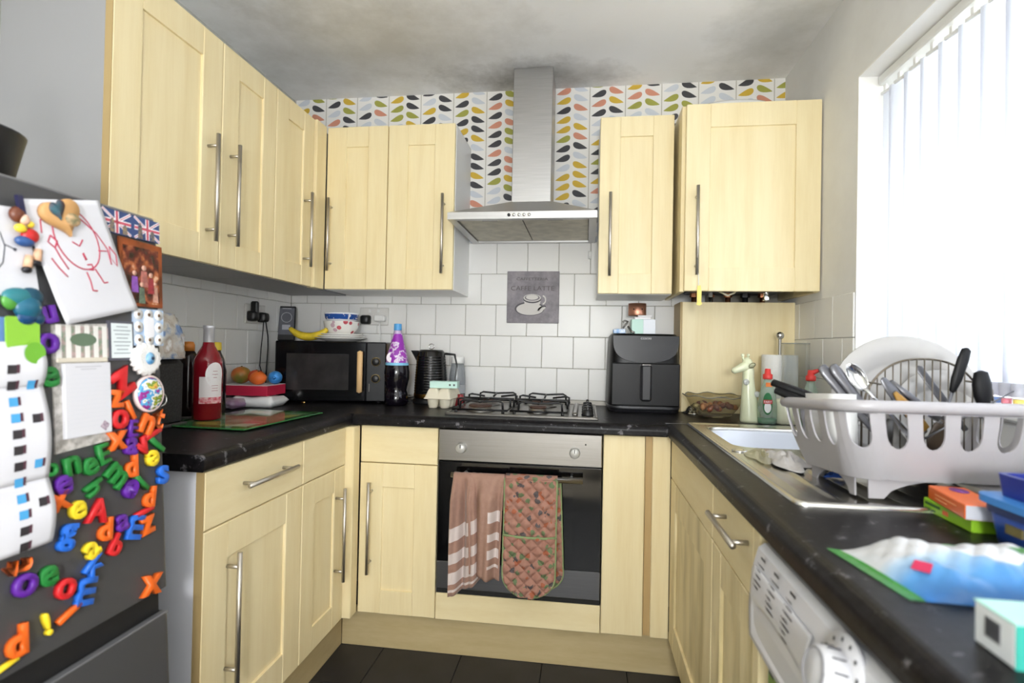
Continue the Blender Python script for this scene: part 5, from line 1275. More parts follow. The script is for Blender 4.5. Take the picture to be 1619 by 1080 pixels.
m = LB(); m.tube([(0, -.015, .020), (0, -.04, .022), (.003, -.08, .020), (.002, -.13, .018), (-.004, -.20, .014), (-.004, -.36, .012)], .0024, 8); m.build('cable', WHITEPL, wc)

# ------------------------------------------------------------------ back left worktop: bottles, kettle, eggs
co = (.660, -.275, ZT)
cd = thing('cordial_bottle', 'big dark cordial bottle with a purple label sleeve and sky blue cap', 'bottle', co)
m = MB(); m.lathe([(0, .004), (.042, 0), (.049, .006), (.051, .03), (.047, .052), (.0425, .066), (.046, .085), (.053, .115), (.054, .145), (.050, .172), (.048, .178), (.047, .178), (0, .178)], co, 32); m.build('lower_body', M('dark_juice', (16, 12, 20), .08), cd)
t = NT('purple_sleeve_print'); f = t.ramp(t.noise((1, 1, 1), 26, 3), [(.50, rgb((150, 44, 176))), (.56, rgb((232, 222, 238))), (.62, rgb((160, 60, 180)))]); t.l(f, t.b.inputs['Base Color']); t.b.inputs['Roughness'].default_value = .3
m = MB(); m.lathe([(.0485, .183), (.044, .215), (.034, .25), (.025, .285), (.0195, .310)], co, 32, cap=False); sl_ = m.build('label_sleeve', t.m, cd)
m = MB(); m.lathe([(.0505, .174), (.0498, .184), (.0475, .186)], co, 32, cap=False); m.build('sleeve_hem', M('sky_blue_band', (130, 196, 228), .35), sl_)
m = MB(); m.ring([[(co[0] - .012 + q * .020 * math.cos(a), co[1] - .046 + q * .004 * math.cos(a) + .010 * (math.sin(a) * .5 + .5), co[2] + .208 + q * .022 * math.sin(a)) for a in [2 * PI * k / 16 for k in range(16)]] for q in (1, .01)], True, False); 
m.build('sleeve_panel', M('pale_print', (236, 228, 236), .4), sl_)
m = MB(); m.lathe([(.0185, .310), (.0165, .322), (.015, .326)], co, 24, cap=False); m.build('neck', M('pale_neck', (196, 176, 210), .25), cd)
m = MB(); m.lathe([(.017, .325), (.0175, .327), (.0165, .352), (.015, .354), (0, .354)], co, 24); m.build('cap', M('sky_blue_cap', (84, 160, 220), .4), cd)
jc = (.603, -.118, ZT)
jb = thing('juice_bottle', 'mustard yellow bottle with a dark green cap, behind the cordial bottle', 'bottle', jc)
m = MB(); m.lathe([(0, 0), (.030, 0), (.033, .006), (.033, .17), (.030, .215), (.020, .262), (.014, .285), (0, .286)], jc, 28); m.build('bottle', M('mustard_juice', (214, 152, 44), .25), jb)
m = MB(); m.lathe([(.0165, .280), (.0165, .306), (0, .307)], jc, 20); m.build('cap', M('dark_green_cap', (40, 62, 42), .4), jb)
kc = (.775, -.145, ZT)
kt = thing('kettle', 'black ribbed electric kettle with a chrome ring knob beside the cordial', 'kettle', kc)
m = MB(); pr_ = [(0, .024), (.070, .024), (.0735, .03)]
for k in range(15): z = .040 + k * .0118; r = .0740 - .010 * (k / 14) ** 1.5; pr_ += [(r, z), (r + .0012, z + .003), (r + .0012, z + .007), (r - .0006, z + .0098)]
pr_ += [(.060, .232), (.053, .241), (.048, .243), (0, .244)]
m.lathe(pr_, kc, 40); m.build('body', M('kettle_gloss_black', (17, 17, 19), .16), kt)
m = MB(); m.lathe([(.078, 0), (.080, .004), (.078, .020), (.07, .024), (0, .024)], kc, 36); m.build('power_base', BLACKPL, kt)
m = MB(); m.lathe([(.0745, .026), (.0755, .030), (.0755, .044), (.0745, .046)], kc, 40, cap=False); m.build('brass_band', M('kettle_brass_band', (150, 112, 50), .3, 1), kt)
m = MB(); m.tube([(kc[0] + .012 * math.cos(2 * PI * k / 20), kc[1], kc[2] + .258 + .012 * math.sin(2 * PI * k / 20)) for k in range(20)], .0021, 8, closed=True); m.build('knob_ring', CHROME, kt)
m = MB(); m.ring([[(kc[0] - .055, kc[1] - .018, kc[2] + .196), (kc[0] - .055, kc[1] + .018, kc[2] + .196), (kc[0] - .058, kc[1], kc[2] + .170)], [(kc[0] - .094, kc[1] - .010, kc[2] + .238), (kc[0] - .094, kc[1] + .010, kc[2] + .238), (kc[0] - .078, kc[1], kc[2] + .205)], ], True, True, False); m.add([(kc[0] - .055, kc[1] - .018, kc[2] + .238), (kc[0] - .055, kc[1] + .018, kc[2] + .238), (kc[0] - .094, kc[1] + .010, kc[2] + .238), (kc[0] - .094, kc[1] - .010, kc[2] + .238), (kc[0] - .055, kc[1] - .018, kc[2] + .196), (kc[0] - .055, kc[1] + .018, kc[2] + .196)], [(0, 1, 2, 3), (0, 3, 4), (1, 2, 5)]); m.build('spout', BLACKPL, kt)
m = MB(); m.tube([(kc[0] + .058, kc[1] + .02, kc[2] + .226), (kc[0] + .10, kc[1] + .035, kc[2] + .222), (kc[0] + .112, kc[1] + .038, kc[2] + .17), (kc[0] + .104, kc[1] + .034, kc[2] + .09), (kc[0] + .072, kc[1] + .022, kc[2] + .06)], [(.010, .006)] * 5, 10, flat=(0, 1, 0)); m.build('handle', BLACKPL, kt)
m = MB(); m.tube([(kc[0] - .075, kc[1] - .01, ZT + .010), (kc[0] - .11, kc[1] - .02, ZT + .0035), (kc[0] - .155, kc[1] + .03, ZT + .0035), (kc[0] - .19, kc[1] + .09, ZT + .0035)], .0035, 8); m.tube([(kc[0] - .06, kc[1] - .03, ZT + .03), (kc[0] - .10, kc[1] - .02, ZT + .022), (kc[0] - .13, kc[1] + .03, ZT + .0035)], .003, 8); m.build('power_cord', BLACKPL, kt)
ec = (.884, -.085, ZT)
mb2 = thing('milk_bottle', 'clear glass bottle with a white lid between the kettle and the hob', 'bottle', ec)
m = MB(); m.lathe([(0, .004), (.028, 0), (.036, .004), (.0385, .02), (.0385, .11), (.036, .14), (.031, .170), (.0275, .186), (.0265, .186), (.030, .168), (.0345, .139), (.037, .11), (.037, .02), (0, .008)], ec, 28); m.build('glass', glassy('bottle_glass', (232, 234, 236), .02, .12), mb2)
m = MB(); m.lathe([(.0285, .182), (.0305, .184), (.0305, .210), (.0285, .212), (0, .212)], ec, 24); m.build('lid', WHITEPL, mb2)
m = MB(); m.lathe([(.0388, .045), (.0388, .085)], ec, 28, cap=False); m.build('frosted_print', glassy('frosted_print', (226, 228, 232), .3, .45), mb2)
eb = thing('egg_carton', 'cream pulp egg carton left of the hob', 'egg box', (.868, -.268, ZT), math.radians(-4))
PULP = M('cream_pulp', (226, 218, 196), .95, bump=.25, bs=160)
for ix in (-.026, .026):
    for iy in (-.052, 0, .052):
        m = LB(); m.lathe([(0, 0), (.017, 0), (.020, .004), (.0255, .036), (.0265, .040)], (ix, iy, 0), 16); m.build('cup', PULP, eb)
m = LB(); m.box(-.058, .058, -.084, .084, .038, .043, .002); m.build('flange', PULP, eb)
def lidf(u, v):
    x = -.056 + .112 * u; y = -.082 + .164 * v; e = min(1, min(u, 1 - u) / .14) ** .6 * min(1, min(v, 1 - v) / .10) ** .6
    return (x, y, .042 + .040 * e * (1 - .22 * math.exp(-((u - .5) / .07) ** 2) - .12 * abs(math.sin(3 * PI * v + PI / 2)) ** 8))
m = LB(); m.grid(lidf, 32, 34); m.build('lid', PULP, eb)
tx = carton('tablet_box', 'small mint green carton lying on the egg carton', 'box', (.878, -.288, ZT + .0826), (.118, .05, .028), math.radians(2), (M('mint_pale_card', (198, 232, 222), .5),), .001)
for x in (.028, .046):
    q = LB(); q.box(x - .004, x + .004, -.0256, -.0248, .010, .018); q.build('print_mark', M('grey_ink', (70, 84, 84), .6), tx)
m = MB(); m.lathe([(0, 0), (.022, 0), (.024, .004), (.018, .03), (.012, .046), (.013, .052), (0, .053)], (.936, -.235, ZT), 18); o = m.build('red_shaker', M('deep_red', (136, 30, 36), .35), None, None, (.936, -.235, ZT)); tag(o, 'little deep red pot squeezed between the egg carton and the hob', 'pot')

# ------------------------------------------------------------------ left worktop
gbm = thing('chopping_board', 'green glass chopping board with printed food pictures on the left worktop', 'chopping board', (.355, -.86, ZT), math.radians(-3))
t = NT('printed_glass_board'); tc = t.n('ShaderNodeTexCoord'); s_ = t.n('ShaderNodeSeparateXYZ'); t.l(tc.outputs['Object'], s_.inputs[0])
ex = t.math('MAXIMUM', t.math('DIVIDE', t.math('ABSOLUTE', s_.outputs[0]), .15), t.math('DIVIDE', t.math('ABSOLUTE', s_.outputs[1]), .215))
vo = t.n('ShaderNodeTexVoronoi'); vo.inputs['Scale'].default_value = 13; t.l(tc.outputs['Object'], vo.inputs['Vector'])
wn = t.n('ShaderNodeTexWhiteNoise'); wn.noise_dimensions = '3D'; t.l(vo.outputs['Color'], wn.inputs['Vector'])
pic = t.ramp(wn.outputs['Value'], [(0, rgb((96, 132, 92))), (.35, rgb((176, 120, 104))), (.55, rgb((150, 160, 140))), (.75, rgb((176, 160, 70))), (.88, rgb((60, 110, 70)))], 'CONSTANT')
t.l(t.mix(t.math('GREATER_THAN', ex, .80), pic, rgb((52, 108, 58))), t.b.inputs['Base Color']); t.b.inputs['Roughness'].default_value = .06
m = LB(); m.box(-.15, .15, -.215, .215, .003, .008, .0015); m.build('glass_plate', t.m, gbm)
for x in (-.13, .13):
    for y in (-.19, .19): m = LB(); m.cyl((x, y, 0), (x, y, .0035), .008, seg=10); m.build('foot', BLACKPL, gbm)
rc = (.262, -.935, ZT + .0085)
rb = thing('wine_bottle', 'rose wine bottle with a white label and silver capsule on the glass board', 'bottle', rc)
m = MB(); m.lathe([(0, .006), (.036, 0), (.0425, .006), (.0425, .175), (.040, .195), (.030, .218), (.0185, .238), (.0155, .255), (0, .256)], rc, 36); m.build('bottle', M('rose_glass', (150, 20, 36), .06, trans=.25), rb)
m = MB(); m.lathe([(.0158, .243), (.0165, .246), (.016, .292), (.0175, .294), (.0175, .302), (.016, .304), (0, .304)], rc, 24); m.build('capsule', M('silver_capsule', (214, 214, 220), .35, .4), rb)
def wrap(m, c, r, a0, a1, z0, z1, n=14, zf=None):
    m.ring([[(c[0] + r * math.cos(a0 + (a1 - a0) * k / n), c[1] + r * math.sin(a0 + (a1 - a0) * k / n), c[2] + z) for k in range(n + 1)] for z in (z0, z1)], False, False)
def wrap_disc(m, c, r, am, zc, hz, ha, n=24):
    m.ring([[(c[0] + (r) * math.cos(am + q * ha * math.cos(2 * PI * k / n)), c[1] + r * math.sin(am + q * ha * math.cos(2 * PI * k / n)), c[2] + zc + q * hz * math.sin(2 * PI * k / n)) for k in range(n)] for q in (1, .5, .02)], True, False)
am = -.55
m = MB(); wrap(m, rc, .0430, am - .95, am + .75, .062, .140); lb_ = m.build('label', M('wine_label', (236, 228, 228), .5), rb)
m = MB(); wrap(m, rc, .0433, am - .95, am + .75, .055, .075); m.build('label_foot', M('pink_print', (206, 62, 84), .5, c2=(238, 200, 200), vs=90), lb_)
m = MB(); wrap_disc(m, rc, .0434, am + .12, .146, .040, .66); m.build('label_circle', M('wine_label_white', (240, 236, 236), .5), lb_)
for k, (dz, w) in enumerate(((.158, .28), (.148, .34), (.138, .22), (.112, .4), (.104, .34), (.096, .38))):
    m = MB(); wrap(m, rc, .0437, am + .12 - w * .6, am + .12 + w * .6, dz - .0012, dz + .0006, 8); m.build('label_text_line', M('pale_rose_ink', (190, 140, 146), .6), lb_)
dc = (.185, -.80, ZT + .0085)
db = thing('sauce_bottle', 'dark bottle with a yellow cap, behind the rose wine bottle', 'bottle', dc)
m = MB(); m.lathe([(0, .004), (.034, 0), (.037, .005), (.037, .15), (.030, .19), (.019, .215), (.017, .228), (0, .229)], dc, 28); m.build('bottle', M('dark_sauce', (28, 16, 22), .1), db)
m = MB(); m.lathe([(.020, .222), (.0205, .226), (.019, .250), (0, .251)], dc, 20); m.build('cap', M('yellow_cap', (224, 196, 60), .4), db)
oc_ = (.135, -.865, ZT + .0085)
ob = thing('squash_bottle', 'dark bottle with an orange and black top, left behind the rose wine bottle', 'bottle', oc_)
m = MB(); m.lathe([(0, .004), (.034, 0), (.036, .005), (.036, .16), (.028, .20), (.017, .222), (0, .223)], oc_, 28); m.build('bottle', M('dark_bottle_glass', (34, 22, 24), .12), ob)
m = MB(); m.lathe([(.0185, .218), (.0185, .240), (.014, .250), (0, .251)], oc_, 20); m.build('cap', M('orange_cap', (206, 128, 56), .4), ob)
# bread bin with bagged bread
bb_ = thing('bread_bin', 'black speckled bread bin beside the fridge', 'bread bin', (.14, -1.16, ZT))
m = MB(); m.box(.02, .245, -1.33, -1.01, ZT + .004, 1.108, .014); m.build('box', M('black_speckled', (20, 20, 21), .5, c2=(46, 46, 48), vs=160), bb_)
m = MB(); m.box(.016, .25, -1.336, -1.004, ZT, ZT + .012, .003); m.build('base_trim', M('dark_trim', (96, 96, 98), .35, .6), bb_)
t = NT('printed_bread_bag'); f = t.ramp(t.noise((1, 1, 1), 20, 4), [(.36, rgb((120, 146, 190))), (.45, rgb((206, 204, 200))), (.60, rgb((190, 178, 166))), (.70, rgb((226, 226, 226)))]); t.l(f, t.b.inputs['Base Color']); t.b.inputs['Roughness'].default_value = .22; t.bump(t.noise((1, 1, 1), 30, 4), .7, .01)
bg = thing('bread_bag', 'loaf in a crinkled printed plastic bag on top of the bread bin', 'bread', (.135, -1.10, 1.109))
def bagf(u, v):
    a = 2 * PI * u; z = v; k = (1 - .06 * math.sin(3 * a) * (z) - .35 * max(0, z - .55)) * (1 + .05 * math.sin(9 * a + 11 * z)) * (1.0 if z < .96 else .2)
    return (.142 + .104 * k * math.copysign(abs(math.cos(a)) ** .4, math.cos(a)), -1.112 + .118 * k * math.copysign(abs(math.sin(a)) ** .4, math.sin(a)), 1.110 + .135 * z + .008 * math.sin(5 * a) * z)
m = MB(); m.grid(bagf, 44, 22, uv=False); m.add([bagf(k / 44, 0) for k in range(44)], [tuple(range(44))]); m.add([bagf(k / 44, 1) for k in range(44)], [tuple(range(44))]); m.build('bag', t.m, bg)
m = MB(); m.box(.030, .236, -1.225, -1.002, 1.1085, 1.122, .006); m.build('blue_base', M('pale_blue_film', (150, 178, 216), .3), bg)
q = MB(); q.box(.2395, .2405, -1.045, -1.015, 1.150, 1.178); q.build('barcode_patch', M('barcode_patch', (196, 196, 200), .5), bg)
# books and fruit
rbx = carton('red_box', 'flat crimson box on the white packets left of the microwave', 'box', (.118, -.475, ZT + .048), (.200, .15, .040), math.radians(4), (M('crimson_card', (186, 34, 66), .45),), .001)
q = LB(); q.box(-.0995, .0995, -.0745, .0745, .0392, .0412, .0005); q.build('box_top', M('pale_box_top', (222, 216, 218), .5), rbx)
m = LB(); m.grid(lambda u, v: (-.088 + .176 * u, -.075 + .15 * v, .022 + .022 * min(1, min(u, 1 - u) / .08, min(v, 1 - v) / .1) * (1 + .15 * math.sin(9 * u + 4 * v))), 24, 14); m.grid(lambda u, v: (-.088 + .176 * u, -.075 + .15 * v, .022 - .0215 * min(1, min(u, 1 - u) / .08, min(v, 1 - v) / .1)), 24, 14)
pk1 = thing('white_packet', 'white plastic packet under the right half of the crimson box', 'packet', (.155, -.485, ZT), math.radians(6)); m.build('packet', M('white_film', (230, 230, 230), .3, bump=.4, bs=40), pk1)
m = LB(); m.grid(lambda u, v: (-.08 + .15 * u, -.07 + .14 * v, .02 + .018 * min(1, min(u, 1 - u) / .08, min(v, 1 - v) / .1)), 20, 12); m.grid(lambda u, v: (-.08 + .15 * u, -.07 + .14 * v, .02 - .0195 * min(1, min(u, 1 - u) / .08, min(v, 1 - v) / .1)), 20, 12)
pk2 = thing('grey_packet', 'grey and mauve packet under the left half of the crimson box', 'packet', (.075, -.56, ZT), math.radians(-4)); m.build('packet', M('grey_mauve_film', (186, 182, 188), .35, c2=(150, 120, 150), vs=22), pk2)
zf_ = ZT + .0895
def fruit(nm, lbl, c, r, mat, sc=(1, 1, .9), leaf=True):
    o = thing(nm, lbl, 'fruit', c); m = MB(); m.sphere((c[0], c[1], c[2] + r * sc[2]), r, 20, 14, sc); m.build('flesh', mat, o)
    if leaf: m = MB(); m.lathe([(0, 0), (.004, 0), (.003, .003), (0, .004)], (c[0] + .004, c[1] - .004, c[2] + 2 * r * sc[2] - .001), 8); m.build('stalk_end', M('stalk_green', (90, 96, 50), .7), o)
    return o
fruit('mango', 'red and green mango at the left of the crimson box', (.060, -.47, zf_), .036, M('mango_skin', (204, 100, 48), .4, c2=(110, 128, 52), vs=14), (1.05, 1.1, .98))
fruit('orange', 'orange lying between the mango and the clementine', (.118, -.455, zf_), .030, M('deep_orange_peel', (196, 70, 36), .5, bump=.2, bs=260), (1.2, 1, .95))
fruit('clementine', 'bright clementine in front on the crimson box', (.158, -.505, zf_), .030, M('orange_peel', (220, 104, 36), .5, bump=.25, bs=260), (1.12, 1, .9))
m = MB(); c_ = (.196, -.445, zf_)
m.sphere((c_[0], c_[1], c_[2] + .027), .028, 20, 14, (1, 1, .96)); m.tube([(c_[0] + .01, c_[1] - .024, c_[2] + .028), (c_[0] + .012, c_[1] - .030, c_[2] + .030)], [.008, .004], 8); o = m.build('foil_ball', M('blue_foil', (64, 144, 220), .3, .35, bump=.6, bs=70), None, None, c_); tag(o, 'round sweet wrapped in sky blue foil beside the fruit', 'sweet')
m = MB(); m.lathe([(0, 0), (.05, 0), (.075, .006), (.076, .0075), (.05, .002), (0, .002)], (.09, -.46, zf_ - .0008), 28); 

# ------------------------------------------------------------------ fridge freezer and its magnets
TL = math.radians(3.575)
FR = Matrix.Translation((.62 + 1.405 * .0625, -1.56, 0)) @ Matrix.Rotation(-TL, 4, 'Y')
fg = thing('fridge_freezer', 'dark graphite fridge freezer covered in magnets, at the left edge', 'fridge', mw=FR)
FD = M('graphite_door', (78, 78, 80), .42, .25, bump=.02, bs=400); FS = M('fridge_side', (86, 86, 88), .5)
m = LB(); m.box(-.56, -.045, -.555, -.001, .045, 1.406, .004); m.build('cabinet', FS, fg)
m = LB()
def door_profile(z0, z1, m, ysoft=.014):
    P = [(-.042, -.556), (-.042, 0)]; Q = []
    for k in range(6): a = PI / 2 * k / 5; Q.append((-ysoft + ysoft * math.sin(a) , -ysoft + ysoft * math.cos(a)))
    prof = [(-.042, 0)] + Q + [(q[0], -.556 - q[1]) for q in reversed(Q)] + [(-.042, -.556)]
    m.ring([[(x, y, z) for x, y in prof] for z in (z0, z1)], True, True, False)
door_profile(.684, 1.402, m); dU = m.build('upper_door', FD, fg)
m = LB(); m.box(-.040, -.004, -.55, -.006, 1.4015, 1.409, .003); m.build('top_trim', M('fridge_trim', (110, 110, 113), .4), fg)
m = LB(); door_profile(.05, .634, m); m.build('lower_door', FD, fg)
m = LB(); m.box(-.042, -.020, -.55, -.006, .632, .686); m.build('grip_recess', M('recess_black', (24, 24, 25), .6), fg)
m = LB(); m.box(-.014, -.0005, -.552, -.004, .631, .6365, .001); m.build('lower_door_lip', M('fridge_trim', (110, 110, 113), .4), fg)
for y in (-.51, -.05): m = LB(); m.cyl((-.05, y, .0), (-.05, y, .05), .02, seg=12); m.build('foot', BLACKPL, fg)
for y in (-.51, -.05): m = LB(); m.cyl((-.52, y, .033), (-.52, y, .05), .02, seg=12); m.build('foot', BLACKPL, fg)
def fm(y, z, x=0): return FR @ basis((x, y, z), (0, 1, 0), (0, 0, 1))
def on_door(nm, lbl, cat, y, z, group=None, x=.0005): return thing(nm, lbl, cat, mw=fm(y, z, x), group=group)
MC = {'R': ('red', (206, 36, 42)), 'O': ('orange', (234, 104, 34)), 'Y': ('yellow', (236, 208, 44)), 'G': ('green', (34, 124, 54)), 'B': ('blue', (36, 104, 206)), 'P': ('purple', (92, 36, 148))}
LET = """o P -0.235 1.158 0.036 0|between the green clip and the green letter e below
e G -0.235 1.106 0.035 0|left of the notepad
z R -0.102 1.088 0.052 28|touching the round souvenir, topmost of the red ones
z O -0.115 1.061 0.034 -5|touching the notepad's right edge
l O -0.087 1.038 0.041 25|leaning below the round souvenir
o R -0.109 1.024 0.038 -15|right of the notepad's lower edge
E P -0.082 1.004 0.034 -5|capital, above the purple letter a
n O -0.050 1.006 0.040 -30|below the round souvenir, beside the orange t
t O -0.023 1.014 0.042 -20|at the door edge under the round souvenir
l R -0.040 0.986 0.050 -70|lying almost flat under the orange n
x O -0.116 0.987 0.036 0|under the notepad's lower right corner
a P -0.087 0.972 0.034 -15|just below the purple capital E
v R -0.062 0.966 0.036 30|tilted beside the purple a
l G -0.028 0.965 0.046 48|slanting at the door edge above the yellow e
e Y -0.040 0.941 0.034 180|upside down above the blue s
E G -0.144 0.969 0.039 10|capital, just below the notepad
d O -0.089 0.936 0.044 0|upright in the middle of the right cluster
n G -0.201 0.961 0.034 8|second row under the notepad, beside a green e
e G -0.170 0.953 0.033 15|right of the green n under the notepad
m G -0.120 0.926 0.034 -50|tilted, left of the upright orange d
s B -0.016 0.904 0.039 0|at the door's right edge
o G -0.236 0.962 0.023 0|half hidden behind the bin calendar
e P -0.217 0.934 0.034 0|beside the bin calendar's lower fold
h G -0.163 0.916 0.036 -65|lying on its side below the green capital E
e P -0.092 0.896 0.036 -35|tilted, below the upright orange d
l G -0.066 0.901 0.042 42|slanting beside the tilted purple e
d O -0.050 0.870 0.042 -10|above the flat red bar at right
l R -0.062 0.846 0.044 -82|lying flat under the right orange d
x O -0.224 0.910 0.033 10|at the bin calendar's right edge
e Y -0.194 0.888 0.033 0|above the blue g
A R -0.157 0.876 0.044 -15|capital, right of the yellow e in the lower half
g B -0.213 0.850 0.046 -15|near the bin calendar's bottom corner
d O -0.145 0.840 0.042 -5|just under the red capital A
a P -0.111 0.841 0.032 0|between the orange d and the blue m
m B -0.084 0.824 0.034 70|on its side beside the purple a
z O -0.056 0.819 0.036 5|right of the blue m on its side
b R -0.124 0.806 0.040 -35|tilted under the purple a
a Y -0.171 0.815 0.032 25|touching the blue k
k B -0.164 0.786 0.042 -50|lying tilted under the yellow a
t O -0.289 0.833 0.040 80|lying flat under the bin calendar
o P -0.278 0.803 0.037 -20|at far left under the flat orange t
e G -0.244 0.802 0.034 0|between the purple o and the red o
o R -0.217 0.771 0.035 -30|beside the blue m in the lowest group
m B -0.184 0.752 0.034 75|on its side in the lowest group
x O -0.049 0.705 0.040 -10|alone near the lower right edge of the door
l O -0.212 0.731 0.045 -68|lying slanted above the yellow exclamation mark
! Y -0.248 0.731 0.040 12|near the bottom of the door
d O -0.292 0.728 0.048 0|at the bottom left of the door
l Y -0.305 0.703 0.031 -80|lying flat at far left, lowest of all
u P -0.234 1.203 0.030 15|partly under the red pen drawing"""
_LM = {}
for row in LET.split('\n'):
    a, place = row.split('|'); ch, k, y, z, h, r = a.split(); y, z, h, r = float(y), float(z), float(h), float(r)
    nm, c_ = MC[k]
    key = (ch, round(h, 3))
    if key not in _LM:
        bm = text_mb(ch, h * .92, .0095, .034); me = bpy.data.meshes.new('letter_magnet'); bm.to_mesh(me); bm.free(); _LM[key] = me
    me = _LM[key].copy(); me.materials.append(M('magnet_%s' % nm, c_, .38))
    o = bpy.data.objects.new('letter_magnet', me); COL.objects.link(o)
    W = fm(y, z, .0006) @ Matrix.Rotation(math.radians(r), 4, 'Z'); o.matrix_world = W; WM[o.name] = W
    what = 'exclamation mark' if ch == '!' else 'letter ' + ch
    tag(o, '%s %s magnet %s' % (nm, what, place), 'magnet', 'letter magnets on the fridge')

PAPER = M('white_paper', (214, 214, 220), .8)
def sheet(poly, x=.0012, curl=0, n=1):
    """flat sheet on the door from a door-plane polygon (y, z)"""
    m = LB(); m.prism([(y, z) for y, z in poly], 0, .0006); return m
# child's drawing
dr_ = on_door('drawing', "child's red pen drawing of a figure on white paper", 'drawing', 0, 0, x=.0090)
Q = [(-.281, 1.372), (-.144, 1.411 - .004), (-.069, 1.223), (-.210, 1.188)]
def dq(u, v):   # bilinear on the sheet, u right, v down
    a = [Q[0][i] + (Q[1][i] - Q[0][i]) * u for i in (0, 1)]; b_ = [Q[3][i] + (Q[2][i] - Q[3][i]) * u for i in (0, 1)]
    return (a[0] + (b_[0] - a[0]) * v, a[1] + (b_[1] - a[1]) * v, .004 * math.sin(PI * v) * math.sin(PI * u) + .010 * max(0, v - .8) ** 1 + .001)
LBm = LB(); LBm.grid(dq, 16, 20); LBm.build('paper', PAPER, dr_, solid=.0005)
PEN = M('red_pen', (190, 54, 84), .6)
def pen(pts, n=14, r=.0012):
    P = []
    for i in range(len(pts) - 1):
        for k in range(4):
            t_ = k / 4; p = dq(pts[i][0] + (pts[i + 1][0] - pts[i][0]) * t_, pts[i][1] + (pts[i + 1][1] - pts[i][1]) * t_); P.append((p[0], p[1], p[2] + .0007))
    p = dq(*pts[-1]); P.append((p[0], p[1], p[2] + .0007))
    m = LB(); m.tube(P, [(r, .0004)] * len(P), 6, flat=(1, 0, 0)); m.build('pen_line', PEN, dr_)
head = [(.50 + .26 * math.cos(a), .32 + .26 * math.sin(a)) for a in [-1.2 + 5.2 * k / 24 for k in range(25)]]
pen(head)
pen([(.30, .12), (.16, .16), (.12, .26)]); pen([(.62, .14), (.78, .28), (.86, .42), (.84, .56)]); pen([(.90, .40), (.96, .48), (.92, .58), (.86, .50), (.90, .40)]); pen([(.72, .43), (.84, .44)])
pen([(.20, .28), (.15, .33), (.20, .38), (.25, .33), (.20, .28)]); pen([(.20, .38), (.22, .46), (.26, .56)]); pen([(.12, .46), (.16, .54), (.22, .62)])
pen([(.42, .34), (.49, .38), (.56, .33)]); pen([(.50, .44), (.51, .50)], r=.002); pen([(.50, .54), (.56, .54), (.56, .59), (.50, .58)]); pen([(.46, .60), (.47, .68), (.46, .76), (.52, .77)]); pen([(.58, .58), (.62, .66), (.64, .71), (.70, .71)])
# heart magnet
hm = on_door('heart_magnet', 'brown and teal painted wooden heart magnet holding the drawing', 'magnet', -.217, 1.362, x=.0115)
m = LB(); P = [(.034 * (16 * math.sin(a) ** 3) / 16, .030 * (13 * math.cos(a) - 5 * math.cos(2 * a) - 2 * math.cos(3 * a) - math.cos(4 * a)) / 15) for a in [2 * PI * k / 40 for k in range(40)]]
cr, sr = math.cos(.42), math.sin(.42); P = [(x * cr - y * sr, x * sr + y * cr) for x, y in P]
m.ring([[(x, y, 0) for x, y in P], [(x, y, .007) for x, y in P], [(x * .9, y * .9, .010) for x, y in P]]); hb_ = m.build('heart', M('tan_wood', (196, 150, 96), .5), hm)
m = LB(); m.ring([[(-.012 + .7 * x * .55, .007 + y * .55, .0095) for x, y in P], [(-.012 + .7 * x * .52, .007 + y * .52, .012) for x, y in P]]); m.build('teal_picture', M('teal_paint', (40, 92, 104), .4, c2=(96, 60, 70), vs=60), hb_)
m = LB(); m.sphere((.014, -.004, .010), .012, 12, 8, (1.1, .9, .4)); m.build('flower_boss', M('mossy_paint', (120, 116, 84), .5, c2=(206, 170, 130), vs=90), hb_)
def flat(nm, lbl, cat, poly, mat, th=.003, x=.0006):
    ys = [p[0] for p in poly]; zs = [p[1] for p in poly]; c_ = (sum(ys) / len(ys), sum(zs) / len(zs))
    o = on_door(nm, lbl, cat, c_[0], c_[1], x=x); m = LB(); m.prism([(y - c_[0], z - c_[1]) for y, z in poly], 0, th); m.build('board', mat, o); o['_c'] = 0; return o, c_
# union flag souvenir strip
sp_, c_ = flat('souvenir_magnet', 'union flag souvenir magnet with tower pictures at the top of the door', 'magnet', [(-.135, 1.400), (-.006, 1.400), (-.007, 1.358), (-.133, 1.358)], M('flag_navy', (50, 72, 122), .3), .004, .002)
WH = M('flag_white', (232, 232, 238), .35); RD = M('flag_red', (196, 84, 104), .35)
for y0 in (-.034, .034):
    for (a, b_, mt, w, d) in (((-.03, .02), (.03, -.02), WH, .005, .0002), ((-.03, -.02), (.03, .02), WH, .005, .0002), ((-.03, 0), (.03, 0), WH, .009, .0004), ((0, -.02), (0, .02), WH, .009, .0004), ((-.03, 0), (.03, 0), RD, .005, .0006), ((0, -.02), (0, .02), RD, .005, .0006), ((-.03, .02), (.03, -.02), RD, .0015, .0003), ((-.03, -.02), (.03, .02), RD, .0015, .0003)):
        dx, dy = b_[0] - a[0], b_[1] - a[1]; l = math.hypot(dx, dy); nx, ny = -dy / l * w / 2 * (1 if 1 else 0), dx / l * w / 2
        q = LB(); q.add([(y0 + a[0] + nx, a[1] + ny, .004 + d), (y0 + b_[0] + nx, b_[1] + ny, .004 + d), (y0 + b_[0] - nx, b_[1] - ny, .004 + d), (y0 + a[0] - nx, a[1] - ny, .004 + d)], [(0, 1, 2, 3)]); q.build('flag_stripe', mt, sp_)
TW = M('tower_print', (150, 130, 96), .4, c2=(60, 70, 100), vs=150)
